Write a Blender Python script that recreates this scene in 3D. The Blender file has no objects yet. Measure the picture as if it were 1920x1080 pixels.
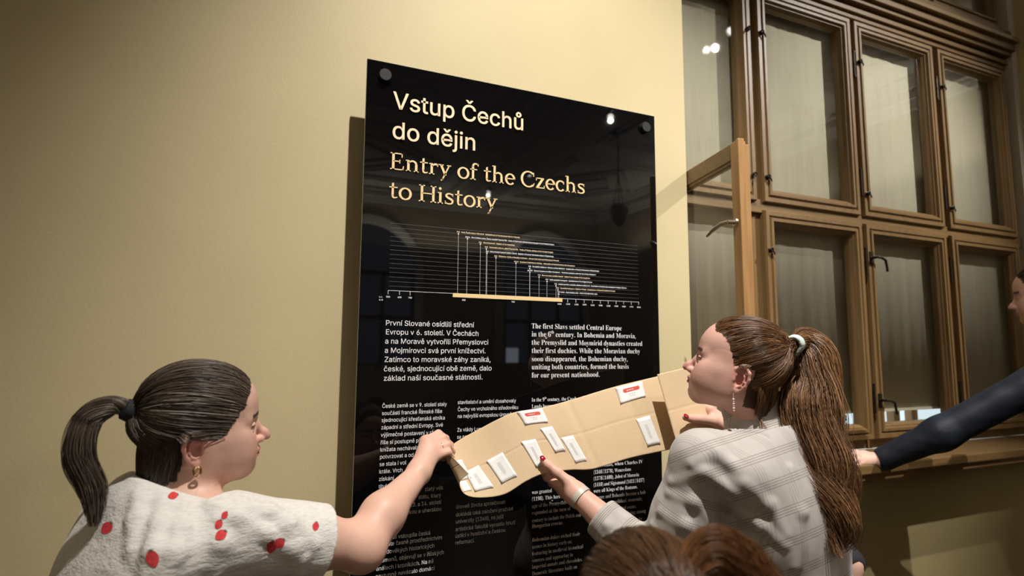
import bpy, bmesh, math, random, os
import numpy as np
from mathutils import Matrix, Vector
S = bpy.context.scene
COL = S.collection
PI = math.pi
rng = np.random.default_rng(7)
random.seed(7)

# ------------------------------------------------------------------ camera
FPX = 1100.66                                   # focal length in pixels of the 1920 wide frame
CAM = np.array([0.0, -1.65, 1.55])
def cam_axes(yaw=.4124, pitch=.1088, roll=.0054):
    F = np.array([math.sin(yaw)*math.cos(pitch), math.cos(yaw)*math.cos(pitch), math.sin(pitch)])
    r = np.array([math.cos(yaw), -math.sin(yaw), 0.0]); u = np.cross(r, F)
    return np.array([r*math.cos(roll)+u*math.sin(roll), -r*math.sin(roll)+u*math.cos(roll), F])
AX = cam_axes()
cd = bpy.data.cameras.new('camera'); cam = bpy.data.objects.new('camera', cd); COL.objects.link(cam)
cd.sensor_width = 36; cd.lens = FPX/1920*36; cd.clip_start = .05; cd.clip_end = 100
cd.dof.use_dof = True; cd.dof.focus_distance = 1.5; cd.dof.aperture_fstop = 2.7
mw = Matrix.Identity(4)
for i in range(3):
    mw[i][0], mw[i][1], mw[i][2], mw[i][3] = AX[0][i], AX[1][i], -AX[2][i], CAM[i]
cam.matrix_world = mw
S.camera = cam
S.view_settings.view_transform = 'Standard'; S.view_settings.look = 'None'
S.view_settings.gamma = 1; S.view_settings.use_curve_mapping = False
S.view_settings.exposure = 0.28

def at(px, py, dep):                            # measured pixel + real distance -> point in the room
    return CAM + (AX[0]*(px-960)/FPX + AX[1]*(540-py)/FPX + AX[2])*dep
def on_y(px, py, y):                            # measured pixel -> point on a wall-parallel plane
    d = AX[0]*(px-960)/FPX + AX[1]*(540-py)/FPX + AX[2]
    return CAM + d*((y-CAM[1])/d[1])
def on_z(px, py, z):
    d = AX[0]*(px-960)/FPX + AX[1]*(540-py)/FPX + AX[2]
    return CAM + d*((z-CAM[2])/d[2])
def proj(P):
    q = (np.asarray(P)-CAM) @ AX.T
    return np.stack([960+FPX*q[..., 0]/q[..., 2], 540-FPX*q[..., 1]/q[..., 2], q[..., 2]], -1)

# ------------------------------------------------------------------ world and lights
W = bpy.data.worlds.new('overcast_sky'); S.world = W; W.use_nodes = True
bg = W.node_tree.nodes['Background']; bg.inputs[0].default_value = (.74, .86, 1, 1); bg.inputs[1].default_value = 1.1

def spot(name, loc, target, power, size, blend, radius, color=(1, .955, .89)):
    l = bpy.data.lights.new(name, 'SPOT'); l.energy = power; l.spot_size = math.radians(size); l.spot_blend = blend
    l.shadow_soft_size = radius; l.color = color
    o = bpy.data.objects.new(name, l); COL.objects.link(o); o.location = loc
    d = Vector(target)-Vector(loc); o.rotation_euler = d.to_track_quat('-Z', 'Y').to_euler()
    return o
KEY = (.76, -1.75, 4.88)
spot('track_light_key', KEY, (1.08, .0, 1.08), 740, 60, 1, .03)
spot('track_light_side', (4.42, -2.35, 4.85), (1.5, -.5, 1.35), 22, 30, 1, .03)
spot('track_light_window', (4.44, -2.6, 4.85), (2.6, .2, 2.1), 850, 40, 1, .03)
spot('track_light_rear', (4.52, -5.3, 4.85), (.8, -.75, 1.3), 60, 28, 1, .03)
spot('track_light_far', (4.72, -8.4, 4.85), (5.2, -7.4, 0), 300, 80, .9, .04)
spot('track_light_hall', (4.40, -9.8, 4.85), (1.5, -8.5, 0), 300, 110, .9, .04)
def ceiling_fill(name, loc, size, power):                # added fill: bare area lights that brighten the ceiling, no fixtures behind them
    l = bpy.data.lights.new(name, 'AREA'); l.shape = 'RECTANGLE'; l.size, l.size_y = size; l.energy = power; l.color = (1, .95, .87)
    o = bpy.data.objects.new(name, l); COL.objects.link(o); o.location = loc; o.rotation_euler = (PI, 0, 0); return o
ceiling_fill('fill_rear', (1.5, -11.2, 3.9), (11, .12), 95)
ceiling_fill('fill_right', (7.8, -5.5, 3.9), (.12, 9), 85)
ceiling_fill('fill_left', (-4.6, -5.5, 3.9), (.12, 9), 75)
# ------------------------------------------------------------------ materials
MATS = {}
def new_mat(name):
    m = bpy.data.materials.new(name); m.use_nodes = True; MATS[name] = m
    nt = m.node_tree; b = nt.nodes['Principled BSDF']
    return m, nt, b
def srgb(r, g, b):
    f = lambda c: (c/255/12.92) if c/255 <= .04045 else ((c/255+.055)/1.055)**2.4
    return (f(r), f(g), f(b), 1)
def mat(name, col, rough=.5, metal=0, spec=.5, **kw):
    m, nt, b = new_mat(name)
    b.inputs['Base Color'].default_value = col; b.inputs['Roughness'].default_value = rough
    b.inputs['Metallic'].default_value = metal; b.inputs['Specular IOR Level'].default_value = spec
    for k, v in kw.items(): b.inputs[k.replace('_', ' ')].default_value = v
    return m
def N(nt, typ, **kw):
    n = nt.nodes.new(typ)
    for k, v in kw.items(): setattr(n, k, v)
    return n
def ramp(nt, fac, stops):
    r = N(nt, 'ShaderNodeValToRGB')
    while len(r.color_ramp.elements) < len(stops): r.color_ramp.elements.new(.5)
    for e, (p, c) in zip(r.color_ramp.elements, stops): e.position = p; e.color = c
    nt.links.new(fac, r.inputs[0]); return r.outputs[0]
def bump(nt, b, height, strength, dist):
    n = N(nt, 'ShaderNodeBump'); n.inputs['Strength'].default_value = strength; n.inputs['Distance'].default_value = dist
    nt.links.new(height, n.inputs['Height']); nt.links.new(n.outputs[0], b.inputs['Normal']); return n
def noise(nt, vec, scale, detail=3, rough=.5):
    n = N(nt, 'ShaderNodeTexNoise'); n.inputs['Scale'].default_value = scale; n.inputs['Detail'].default_value = detail; n.inputs['Roughness'].default_value = rough
    if vec is not None: nt.links.new(vec, n.inputs['Vector'])
    return n
def objco(nt, scale=(1, 1, 1)):
    t = N(nt, 'ShaderNodeTexCoord'); m = N(nt, 'ShaderNodeMapping'); m.inputs['Scale'].default_value = scale
    nt.links.new(t.outputs['Object'], m.inputs[0]); return m.outputs[0]
def noisy(name, c1, c2, scale, rough=.6, bumpd=0, bscale=None, stretch=(1, 1, 1), spec=.4, detail=4, bstr=.5):
    m, nt, b = new_mat(name); v = objco(nt, stretch)
    n = noise(nt, v, scale, detail)
    nt.links.new(ramp(nt, n.outputs[0], [(.3, c1), (.7, c2)]), b.inputs['Base Color'])
    b.inputs['Roughness'].default_value = rough; b.inputs['Specular IOR Level'].default_value = spec
    if bumpd:
        n2 = noise(nt, v, bscale or scale, 2); bump(nt, b, n2.outputs[0], bstr, bumpd)
    return m
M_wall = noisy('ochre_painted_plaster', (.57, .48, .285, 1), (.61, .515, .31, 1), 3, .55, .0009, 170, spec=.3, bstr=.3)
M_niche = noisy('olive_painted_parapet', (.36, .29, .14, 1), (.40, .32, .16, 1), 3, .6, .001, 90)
M_white = noisy('white_plaster_ceiling', (.62, .58, .50, 1), (.66, .62, .54, 1), 2, .8)
M_hall = noisy('hall_wall_paint', (.42, .36, .24, 1), (.46, .39, .26, 1), 2, .8)
M_floor = noisy('dark_oak_floor', (.05, .03, .018, 1), (.09, .055, .03, 1), 4, .4, stretch=(1, 12, 1))
M_wood = noisy('brown_window_wood', (.15, .088, .032, 1), (.205, .122, .048, 1), 9, .42, .0008, 40, stretch=(6, 6, .6), spec=.45)
M_woodh = noisy('brown_window_wood_rail', (.15, .088, .032, 1), (.205, .122, .048, 1), 9, .42, .0008, 40, stretch=(.6, 6, 6), spec=.45)
M_woodl = noisy('honey_and_lit_wood', (.36, .19, .07, 1), (.47, .27, .11, 1), 9, .45, .001, 45, stretch=(6, 6, .5))  # own tone of the outer sashes; lamplight painted into the casement's free stile
M_iron = mat('blackened_iron', (.03, .022, .016, 1), .45, .7)
M_brass = mat('worn_grey_metal', (.45, .38, .30, 1), .35, .9)
M_blackglass = mat('black_glass', (.0025, .0025, .003, 1), .015, 0, .5, IOR=1.5)
M_edge = mat('glass_edge', (.35, .33, .25, 1), .15)
M_cap = mat('black_anodised_cap', (.035, .035, .037, 1), .38, .6)
M_cream = mat('cream_print', (.95, .74, .49, 1), .5)
M_creamd = mat('gold_print', (.93, .69, .36, 1), .5)
M_print = mat('white_print', (.92, .92, .94, 1), .5)
M_grey = mat('grey_print', (.16, .16, .17, 1), .5)
M_blind, _nt, _b = new_mat('cream_blind_fabric')
_v = objco(_nt, (40, 1, 1)); _n = noise(_nt, _v, 4, 3)
_nt.links.new(ramp(_nt, _n.outputs[0], [(.3, (.52, .47, .38, 1)), (.7, (.58, .53, .43, 1))]), _b.inputs['Base Color']); _b.inputs['Roughness'].default_value = .9
# window glass: clear, thin
M_glass, _nt, _b = new_mat('window_glass')
_nt.nodes.remove(_b); _o = _nt.nodes['Material Output']
_fr = N(_nt, 'ShaderNodeFresnel'); _fr.inputs[0].default_value = 1.55
_tr = N(_nt, 'ShaderNodeBsdfTransparent'); _tr.inputs[0].default_value = (.95, .96, .94, 1)
_gl = N(_nt, 'ShaderNodeBsdfGlossy'); _gl.inputs['Roughness'].default_value = .01
_ge = N(_nt, 'ShaderNodeNewGeometry'); _mu = N(_nt, 'ShaderNodeMath', operation='MULTIPLY'); _iv = N(_nt, 'ShaderNodeMath', operation='SUBTRACT'); _iv.inputs[0].default_value = 1
_nt.links.new(_ge.outputs['Backfacing'], _iv.inputs[1]); _nt.links.new(_fr.outputs[0], _mu.inputs[0]); _nt.links.new(_iv.outputs[0], _mu.inputs[1])   # reflect at the entering face only: the pane is thin
_mx = N(_nt, 'ShaderNodeMixShader'); _nt.links.new(_mu.outputs[0], _mx.inputs[0]); _nt.links.new(_tr.outputs[0], _mx.inputs[1]); _nt.links.new(_gl.outputs[0], _mx.inputs[2]); _nt.links.new(_mx.outputs[0], _o.inputs[0])
def emit(name, col, st):
    m, nt, b = new_mat(name); b.inputs['Base Color'].default_value = (.02, .02, .02, 1)
    b.inputs['Emission Color'].default_value = col; b.inputs['Emission Strength'].default_value = st; return m
M_lampface = emit('lit_lamp_face', (1, .95, .88, 1), 14)
M_globe = mat('milk_glass_globe', (.85, .85, .85, 1), .2)
M_daypane = emit('daylit_blind', (.72, .80, 1, 1), .10)
M_dayslit = emit('daylit_gap', (.78, .86, 1, 1), 1.6)
M_silver = mat('silver_lamp_housing', (.6, .6, .6, 1), .35, .6)

# ------------------------------------------------------------------ mesh helpers
def link(name, me, m=None, parent=None):
    o = bpy.data.objects.new(name, me); COL.objects.link(o)
    for x in (m if isinstance(m, (list, tuple)) else [m]):
        if x is not None: me.materials.append(x)
    if parent is not None: o.parent = parent
    return o
def empty(name, loc=(0, 0, 0)):
    o = bpy.data.objects.new(name, None); COL.objects.link(o); o.location = loc; o.empty_display_size = .05; return o
def tag(o, label=None, cat=None, group=None, kind=None):
    if label: o['label'] = label
    if cat: o['category'] = cat
    if group: o['group'] = group
    if kind: o['kind'] = kind
    return o
class MB:
    """collects vertices and faces of one mesh, in world coordinates"""
    def __init__(s): s.v = []; s.f = []; s.m = []; s.n = 0
    def add(s, V, Fs, mi=0):
        V = np.asarray(V, float).reshape(-1, 3)
        s.v.append(V); s.f += [tuple(int(i)+s.n for i in f) for f in Fs]; s.m += [mi]*len(Fs); s.n += len(V); return s
    def box(s, a, b, mi=0, rot=None, c=None):
        a = np.array(a, float); b = np.array(b, float)
        V = np.array([[(a, b)[i][0], (a, b)[j][1], (a, b)[k][2]] for i in (0, 1) for j in (0, 1) for k in (0, 1)])
        if rot is not None: c = (a+b)/2 if c is None else np.array(c); V = (V-c) @ np.array(rot).T + c
        return s.add(V, [(0, 1, 3, 2), (4, 6, 7, 5), (0, 4, 5, 1), (2, 3, 7, 6), (0, 2, 6, 4), (1, 5, 7, 3)], mi)
    def tube(s, pts, r, n=10, mi=0, cap=True):
        pts = np.asarray(pts, float); k = len(pts); r = np.full(k, r) if np.isscalar(r) else np.asarray(r, float)
        t = np.gradient(pts, axis=0); t /= np.linalg.norm(t, axis=1)[:, None]+1e-12
        up = np.array([0, 0, 1.]) if abs(t[0][2]) < .9 else np.array([1., 0, 0])
        a = np.cross(t[0], up); a /= np.linalg.norm(a); V = []
        for i in range(k):
            a = a-t[i]*(a@t[i]); a /= np.linalg.norm(a)+1e-12; b = np.cross(t[i], a)
            for j in range(n):
                th = 2*PI*j/n; V.append(pts[i]+r[i]*(math.cos(th)*a+math.sin(th)*b))
        F = [(i*n+j, i*n+(j+1) % n, (i+1)*n+(j+1) % n, (i+1)*n+j) for i in range(k-1) for j in range(n)]
        if cap: F += [tuple(range(n))[::-1], tuple((k-1)*n+j for j in range(n))]
        return s.add(V, F, mi)
    def lathe(s, prof, c, axis=(0, 0, 1), n=28, mi=0):
        ax = np.array(axis, float); ax /= np.linalg.norm(ax); u = np.cross(ax, [0, 0, 1.] if abs(ax[2]) < .9 else [1., 0, 0]); u /= np.linalg.norm(u); w = np.cross(ax, u)
        V = [np.array(c)+ax*h+r*(u*math.cos(2*PI*j/n)+w*math.sin(2*PI*j/n)) for r, h in prof for j in range(n)]
        k = len(prof); F = [(i*n+j, (i+1)*n+j, (i+1)*n+(j+1) % n, i*n+(j+1) % n) for i in range(k-1) for j in range(n)]
        F += [tuple(range(n)), tuple((k-1)*n+j for j in range(n))[::-1]]
        return s.add(V, F, mi)
    def ring(s, x0, x1, z0, z1, prof, mi=0):
        """a mitred rectangular frame in the xz plane: prof = [(inset, y), ...] closed loop"""
        k = len(prof); V = []
        for (sx, sz) in ((0, 0), (1, 0), (1, 1), (0, 1)):
            for d, y in prof: V.append(((x0+d, x1-d)[sx], y, (z0+d, z1-d)[sz]))
        F = [(c*k+i, c*k+(i+1) % k, ((c+1) % 4)*k+(i+1) % k, ((c+1) % 4)*k+i) for c in range(4) for i in range(k)]
        return s.add(V, F, mi)
    def build(s, name, m=None, parent=None, smooth=False, bevel=0):
        me = bpy.data.meshes.new(name)
        me.from_pydata(np.concatenate(s.v).tolist() if s.v else [], [], s.f)
        me.polygons.foreach_set('material_index', s.m)
        bm = bmesh.new(); bm.from_mesh(me); bmesh.ops.recalc_face_normals(bm, faces=bm.faces); bm.to_mesh(me); bm.free()
        if smooth: me.polygons.foreach_set('use_smooth', [True]*len(me.polygons)); me.set_sharp_from_angle(angle=math.radians(40))
        o = link(name, me, m, parent)
        if bevel:
            b = o.modifiers.new('bevel', 'BEVEL'); b.width = bevel; b.segments = 2; b.limit_method = 'ANGLE'
        return o
def struct(o): o['kind'] = 'structure'; return o

# ------------------------------------------------------------------ the room
XC = 1.457                                       # free edge of the ochre wall
CEIL, YR, XL, XR = 5.2, -11.6, -5.0, 8.2
m = MB(); m.box((XL, .05, 0), (XC, .165, CEIL)); struct(m.build('wall_front', M_wall, bevel=.004))
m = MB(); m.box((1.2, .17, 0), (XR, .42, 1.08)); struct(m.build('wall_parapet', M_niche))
m = MB(); m.box((1.2, .17, 4.25), (XR, .42, CEIL)); struct(m.build('wall_lintel', M_wall))
m = MB(); m.box((4.02, .05, 0), (XR, .165, CEIL)); struct(m.build('wall_pier', M_wall))
m = MB(); m.box((XL-.2, YR-.1, -.1), (XR+.2, .6, 0)); struct(m.build('floor', M_floor))
m = MB(); m.box((XL-.2, YR-.1, CEIL), (XR+.2, .6, CEIL+.1)); struct(m.build('ceiling', M_white))
m = MB(); m.box((XL-.1, YR, 0), (XL, .5, CEIL)); struct(m.build('wall_left', M_hall))
m = MB(); m.box((XR, YR, 0), (XR+.1, .5, CEIL)); struct(m.build('wall_right', M_hall))
m = MB(); m.box((XL-.1, YR-.1, 0), (XR+.1, YR, CEIL)); struct(m.build('wall_rear', M_hall))
def moulding(a, b, z0, out, name):               # stepped cornice run between two plan points
    a = np.array(a, float); b = np.array(b, float); o = np.array(out, float); mm = MB()
    for d0, zz, h in ((.07, 0, .06), (.12, .06, .05), (.19, .11, .10), (.27, .23, .05)):
        V = [(*p, z) for z in (z0+zz, z0+zz+h) for p in (a, b, b+o*d0, a+o*d0)]
        mm.add(V, [(0, 1, 2, 3), (4, 5, 6, 7), (0, 1, 5, 4), (1, 2, 6, 5), (2, 3, 7, 6), (3, 0, 4, 7)])
    return struct(mm.build(name, M_white))
moulding((XL, YR), (XR, YR), CEIL-.3, (0, 1), 'trim_1')
moulding((XR, YR), (XR, 0), CEIL-.3, (-1, 0), 'trim_2')
# ceiling beam with stepped mouldings, running into the room from the window wall
m = MB(); m.box((4.2, YR+.05, 5.0), (4.85, .16, CEIL)); m.box((4.08, YR+.05, 5.07), (4.97, .16, CEIL)); m.box((3.9, YR+.05, 5.13), (5.15, .16, CEIL)); struct(m.build('trim_3', M_white))
m = MB(); m.box((-1.3, YR+.05, 5.0), (-.7, 0, CEIL)); m.box((-1.45, YR+.05, 5.1), (-.55, 0, CEIL)); struct(m.build('trim_4', M_white))
def coffer(cx, cy, hx, hy, name):                # nested lozenge and rectangle fillets on the ceiling
    mm = MB()
    for k in (1, .88, .62, .5, .28):
        P = [np.array((cx+a*hx*k, cy+b*hy*k)) for a, b in ((-1, -1), (1, -1), (1, 1), (-1, 1))] if k > .8 else [np.array((cx+a*hx*k*1.3, cy+b*hy*k*1.3)) for a, b in ((-1, 0), (0, -1), (1, 0), (0, 1))]
        for i in range(4):
            p, q = P[i], P[(i+1) % 4]; t = (q-p)/np.linalg.norm(q-p); n = np.array((-t[1], t[0]))*.04
            mm.add([(*(p-n), CEIL), (*(q-n), CEIL), (*(q+n), CEIL), (*(p+n), CEIL), (*(p-n*.6), CEIL-.05), (*(q-n*.6), CEIL-.05), (*(q+n*.6), CEIL-.05), (*(p+n*.6), CEIL-.05)],
                   [(0, 1, 5, 4), (1, 2, 6, 5), (2, 3, 7, 6), (3, 0, 4, 7), (4, 5, 6, 7)])
    return struct(mm.build(name, M_white))
k = 5
for cx, hx in ((1.65, 1.9), (6.6, 1.3)):
    for cy in (-1.8, -5.4, -9.2): coffer(cx, cy, hx, 1.5, f'trim_{k}'); k += 1
# far windows (seen mirrored in the black glass): dim blinds under arches with a bright gap at the edge
def arch_window(cx, w, z0, z1, n):
    root = struct(empty(f'window_{n}', (cx, YR, z0))); r = w/2; mm = MB()
    def outline(g): return [(cx-r-g, z0), (cx-r-g, z1)]+[(cx+(r+g)*math.cos(t), z1+(r+g)*math.sin(t)) for t in np.linspace(PI, 0, 17)[1:-1]]+[(cx+r+g, z1), (cx+r+g, z0)]
    A, B = outline(0), outline(.2); kk = len(A)
    V = [(x, YR+.1, z) for x, z in A]+[(x, YR+.1, z) for x, z in B]+[(x, YR, z) for x, z in A]+[(x, YR, z) for x, z in B]
    mm.add(V, [(i, i+1, kk+i+1, kk+i) for i in range(kk-1)]+[(2*kk+i, 2*kk+i+1, i+1, i) for i in range(kk-1)]+[(kk+i, kk+i+1, 3*kk+i+1, 3*kk+i) for i in range(kk-1)])
    o = mm.build('surround', M_white, root)
    mm = MB(); mm.add([(x, YR+.015, z) for x, z in A], [tuple(range(kk))]); mm.build('blind', M_daypane, root)
    mm = MB(); mm.box((cx-r+.06, YR+.018, z0), (cx-r+.42, YR+.022, z0+.35)); mm.box((cx-r+.05, YR+.018, z0), (cx-r+.09, YR+.022, z1)); mm.build('daylight_gap', M_dayslit, root)
    mm = MB()
    for x in (cx-r+.03, cx-r*.35, cx+r*.35, cx+r-.03): mm.box((x-.045, YR+.03, z0), (x+.045, YR+.07, z1))
    for z in (z0+.5*(z1-z0), z1): mm.box((cx-r, YR+.03, z-.05), (cx+r, YR+.07, z+.05))
    mm.build('glazing_bar', M_wood, root)
    for q in root.children: q.location = -root.location
for n, cx in enumerate((-2.9, 2.2, 6.6)): arch_window(cx, 2.2, 1.3, 3.3, n+2)

# ------------------------------------------------------------------ the window beside the wall
YW = .20
win = struct(empty('window_1', (2.7, YW, 1.13)))
def wpart(mm, name, m, parent=None, **kw):
    o = mm.build(name, m, None, **kw); p = parent or win
    o.parent = p; o.matrix_parent_inverse = Matrix.Translation(-Vector(win.location)) if p is win else Matrix.Identity(4)
    return o
BAYS = [(1.33, 1.945), (1.985, 2.60), (2.625, 3.24), (3.28, 3.895)]
ZL, ZM0, ZM1, ZT = 1.165, 2.165, 2.20, 3.185
m = MB()
m.box((1.28, YW+.02, 1.12), (3.97, YW+.045, ZL))                                   # bottom rail
m.box((1.28, YW+.018, ZT), (3.97, YW+.045, 3.44))                                  # head
for d, z0, z1 in ((.02, 3.21, 3.235), (.035, 3.235, 3.26), (.055, 3.275, 3.30), (.075, 3.30, 3.34), (.10, 3.34, 3.365), (.06, 3.365, 3.43)):
    m.box((1.28, YW+.02-d, z0), (3.97, YW+.06, z1))
m.box((1.28, YW-.006, ZM0-.012), (3.97, YW+.04, ZM1+.012))                       # transom
wpart(m, 'frame_rail', M_woodh, bevel=.003)
m = MB()
for x0, x1 in ((1.28, 1.335), (1.94, 1.99), (2.595, 2.63), (3.235, 3.285), (3.89, 3.97)):
    m.box((x0, YW+.012, 1.12), (x1, YW+.045, 3.2))
wpart(m, 'frame_post', M_wood, bevel=.003)
m = MB(); m.box((1.47, -.035, 1.075), (3.97, YW+.03, 1.115)); m.box((1.47, -.02, 1.045), (3.97, .168, 1.08))
wpart(m, 'sill', M_woodh, bevel=.006)
SASH = [(0, YW-.012), (.004, YW-.022), (.022, YW-.022), (.025, YW-.015), (.030, YW-.015), (.034, YW-.024), (.046, YW-.024), (.052, YW-.012), (.056, YW-.012), (.060, YW-.004), (.066, YW+.004), (.068, YW+.03), (0, YW+.03)]
def latch(p, s=1, parent=None):                                                  # small turn-button with an eye
    mm = MB(); x, y, z = p
    mm.lathe([(.0, 0), (.010, 0), (.011, .004), (.007, .006), (.006, .012), (0, .012)], (x, y, z), (0, -1, 0), 14)
    t = np.linspace(0, 2*PI, 13); mm.tube([(x+.008*math.cos(a), y-.013, z+.008*math.sin(a)) for a in t], .0028, 6)
    mm.tube([(x, y-.013, z), (x+.012*s, y-.014, z-.013), (x+.014*s, y-.014, z-.022)], [.004, .0032, .0025], 8)
    return wpart(mm, 'turn_latch', M_iron, parent, smooth=True)
def lever(p, parent):                                                            # drooping lever handle
    mm = MB(); x, y, z = p
    mm.box((x-.012, y-.004, z-.03), (x+.012, y, z+.03)); mm.tube([(x, y, z), (x, y-.03, z)], .006, 10)
    mm.tube([(x, y-.03, z), (x+.03, y-.032, z-.002), (x+.055, y-.032, z-.012), (x+.062, y-.032, z-.045), (x+.064, y-.032, z-.065)], [.0055, .006, .006, .0055, .006], 10)
    return wpart(mm, 'lever_handle', M_iron, parent, smooth=True)
def hinge(x, z, parent):
    mm = MB(); mm.tube([(x, YW-.026, z-.06), (x, YW-.026, z+.06)], .005, 8)
    for zz in (-.062, 0, .062): mm.lathe([(0, -.005), (.0065, -.004), (.0065, .004), (0, .005)], (x, YW-.026, z+zz), (0, 0, 1), 10)
    return wpart(mm, 'hinge', M_iron, parent, smooth=True)
def sash(x0, x1, z0, z1, latches=(), hinges=()):
    mm = MB(); mm.ring(x0, x1, z0, z1, SASH); s = wpart(mm, 'sash', M_wood)
    mm = MB(); mm.box((x0+.06, YW+.012, z0+.06), (x1-.06, YW+.016, z1-.06)); wpart(mm, 'pane', M_glass, s)
    for (x, z, k) in latches: latch((x, YW-.022, z), k, s)
    for (x, z) in hinges: hinge(x, z, s)
    return s
for q in BAYS: sash(q[0], q[1], 3.44, 4.24)
sash(*BAYS[0], ZM1, ZT, [(1.925, 2.97, -1), (1.925, 2.31, -1)])
sash(*BAYS[1], ZM1, ZT, [(2.002, 2.97, 1), (2.002, 2.31, 1)], [(2.606, 2.95), (2.606, 2.36)])
sash(*BAYS[2], ZM1, ZT, [(2.645, 2.97, 1), (2.645, 2.31, 1)], [(3.247, 2.95), (3.247, 2.36)])
sash(*BAYS[3], ZM1, ZT, [(3.295, 2.97, 1), (3.295, 2.31, 1)])
sash(*BAYS[1], ZL, ZM0, [(2.002, 1.99, 1)], [(2.606, 1.98), (2.606, 1.35)])
s3 = sash(*BAYS[2], ZL, ZM0, [], [(3.247, 1.98), (3.247, 1.35)])
lever((2.648, YW-.022, 2.0), s3); lever((2.648, YW-.022, 1.34), s3)
s4 = sash(*BAYS[3], ZL, ZM0)
# the casement of the first bay, swung open into the room
HX, HY, CL = 1.522, .185, .4815
th = math.atan2(-.976, -.217)
def casement():
    c, s = math.cos(th), math.sin(th)
    def T(V):                                    # local: u along the leaf from the hinge, w thickness (+ = towards the left), z
        V = np.asarray(V, float); return np.stack([HX+V[:, 0]*c+V[:, 1]*s, HY+V[:, 0]*s-V[:, 1]*c, V[:, 2]], -1)
    def B(mm, a, b, mi=0):
        k = MB(); k.box(a, b); mm.add(T(np.concatenate(k.v)), k.f, mi)
    z0, z1 = ZL+.005, ZM0+.065
    mm = MB()
    B(mm, (0, 0, z0), (.06, .034, z1)); B(mm, (.06, .004, z1-.055), (CL-.043, .032, z1)); B(mm, (.06, .004, z0), (CL-.043, .032, z0+.07))
    for q in (.0, .008): B(mm, (.06, .008+q*.5, z1-.067-q*.7), (CL-.043, .028-q*.5, z1-.05))
    leaf = wpart(mm, 'open_casement', M_woodh, bevel=.002); leaf['label'] = 'casement swung open into the room'
    mm = MB()                                    # the free stile: stepped rebates, lamplight on it painted in as paler wood
    B(mm, (CL-.044, .0, z0), (CL-.010, .034, z1)); B(mm, (CL-.012, .012, z0), (CL+.002, .034, z1+.004)); B(mm, (CL-.012, -.008, z0), (CL-.004, .012, z1-.012)); B(mm, (CL-.036, -.005, z0), (CL-.018, .0, z1))
    wpart(mm, 'free_stile', M_woodl, leaf, bevel=.003)
    mm = MB(); B(mm, (.05, .018, z0+.06), (CL-.04, .022, z1-.05)); wpart(mm, 'pane', M_glass, leaf)
    mm = MB(); B(mm, (.05, .01, 1.955), (CL-.042, .03, 1.985))
    k = MB(); zz = 1.965
    k.tube([(CL-.026, .03, zz), (CL-.026, .065, zz)], .007, 10); k.tube([(CL-.026, .062, zz), (CL-.045, .075, zz-.003), (CL-.075, .088, zz-.018), (CL-.10, .095, zz-.034)], [.007, .0065, .006, .004], 10)
    k.lathe([(0, 0), (.014, 0), (.012, .006), (0, .007)], (CL-.026, .034, zz), (0, 1, 0), 14)
    h = MB(); h.add(T(np.concatenate(k.v)), k.f); wpart(h, 'lever_handle', M_brass, leaf, smooth=True)
casement()
# outer sashes and blinds behind the panes
for x0, x1 in BAYS:
    for z0, z1 in ((ZL, ZM0), (ZM1, ZT)):
        mm = MB(); mm.ring(x0+.03, x1-.03, z0-.07 if z0 == ZL else z0+.03, z1-.01, [(0, .46), (.05, .46), (.05, .50), (0, .50)]); s = wpart(mm, 'outer_sash', M_woodl)
        mm = MB(); mm.box((x0+.07, .478, z0-.03 if z0 == ZL else z0+.07), (x1-.07, .482, z1-.05)); wpart(mm, 'pane', M_glass, s)
m = MB(); m.box((1.0, .42, 1.0), (1.30, .52, 4.26)); m.box((1.28, .42, 3.18), (4.3, .52, 4.26)); m.box((3.9, .42, 1.0), (4.3, .52, 4.26)); m.box((1.0, .42, 1.0), (4.3, .52, 1.09)); wpart(m, 'outer_frame', M_woodl)
m = MB(); m.box((1.2, .16, 1.1), (1.29, .5, 4.26)); m.box((3.96, .165, 1.1), (4.05, .5, 4.26)); m.box((1.2, YW+.05, 1.06), (4.05, .5, 1.085)); wpart(m, 'reveal', M_white)
for i, (x0, x1) in enumerate(BAYS):
    lo_, hi_ = (1.30, 1.963, 2.610, 3.258, 3.93)[i:i+2]; xs = np.linspace(lo_+.002, hi_-.002, 25); zs = np.linspace(1.285, 4.24, 2)
    V = [(x, .262+.0010*math.sin(x*75)+.0012*math.sin(x*31+1), z) for z in zs for x in xs]
    mm = MB(); mm.add(V, [(j, j+1, 25+j+1, 25+j) for j in range(24)])
    o = mm.build('window_blind', M_blind, smooth=True); sd = o.modifiers.new('solid', 'SOLIDIFY'); sd.thickness = .001
    mm = MB(); mm.box((lo_+.002, 0.256, 1.276), (hi_-.002, .268, 1.288)); mm.build('hem_bar', M_blind, o)
    tag(o, ['cream blind behind the panes next to the ochre wall and open casement', 'cream blind behind the middle panes, above the ponytail', 'cream blind behind the panes with two black lever handles', 'cream blind beside the wall pier, above the navy sleeved arm'][i], 'blind', 'cream blinds behind the window panes')

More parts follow.
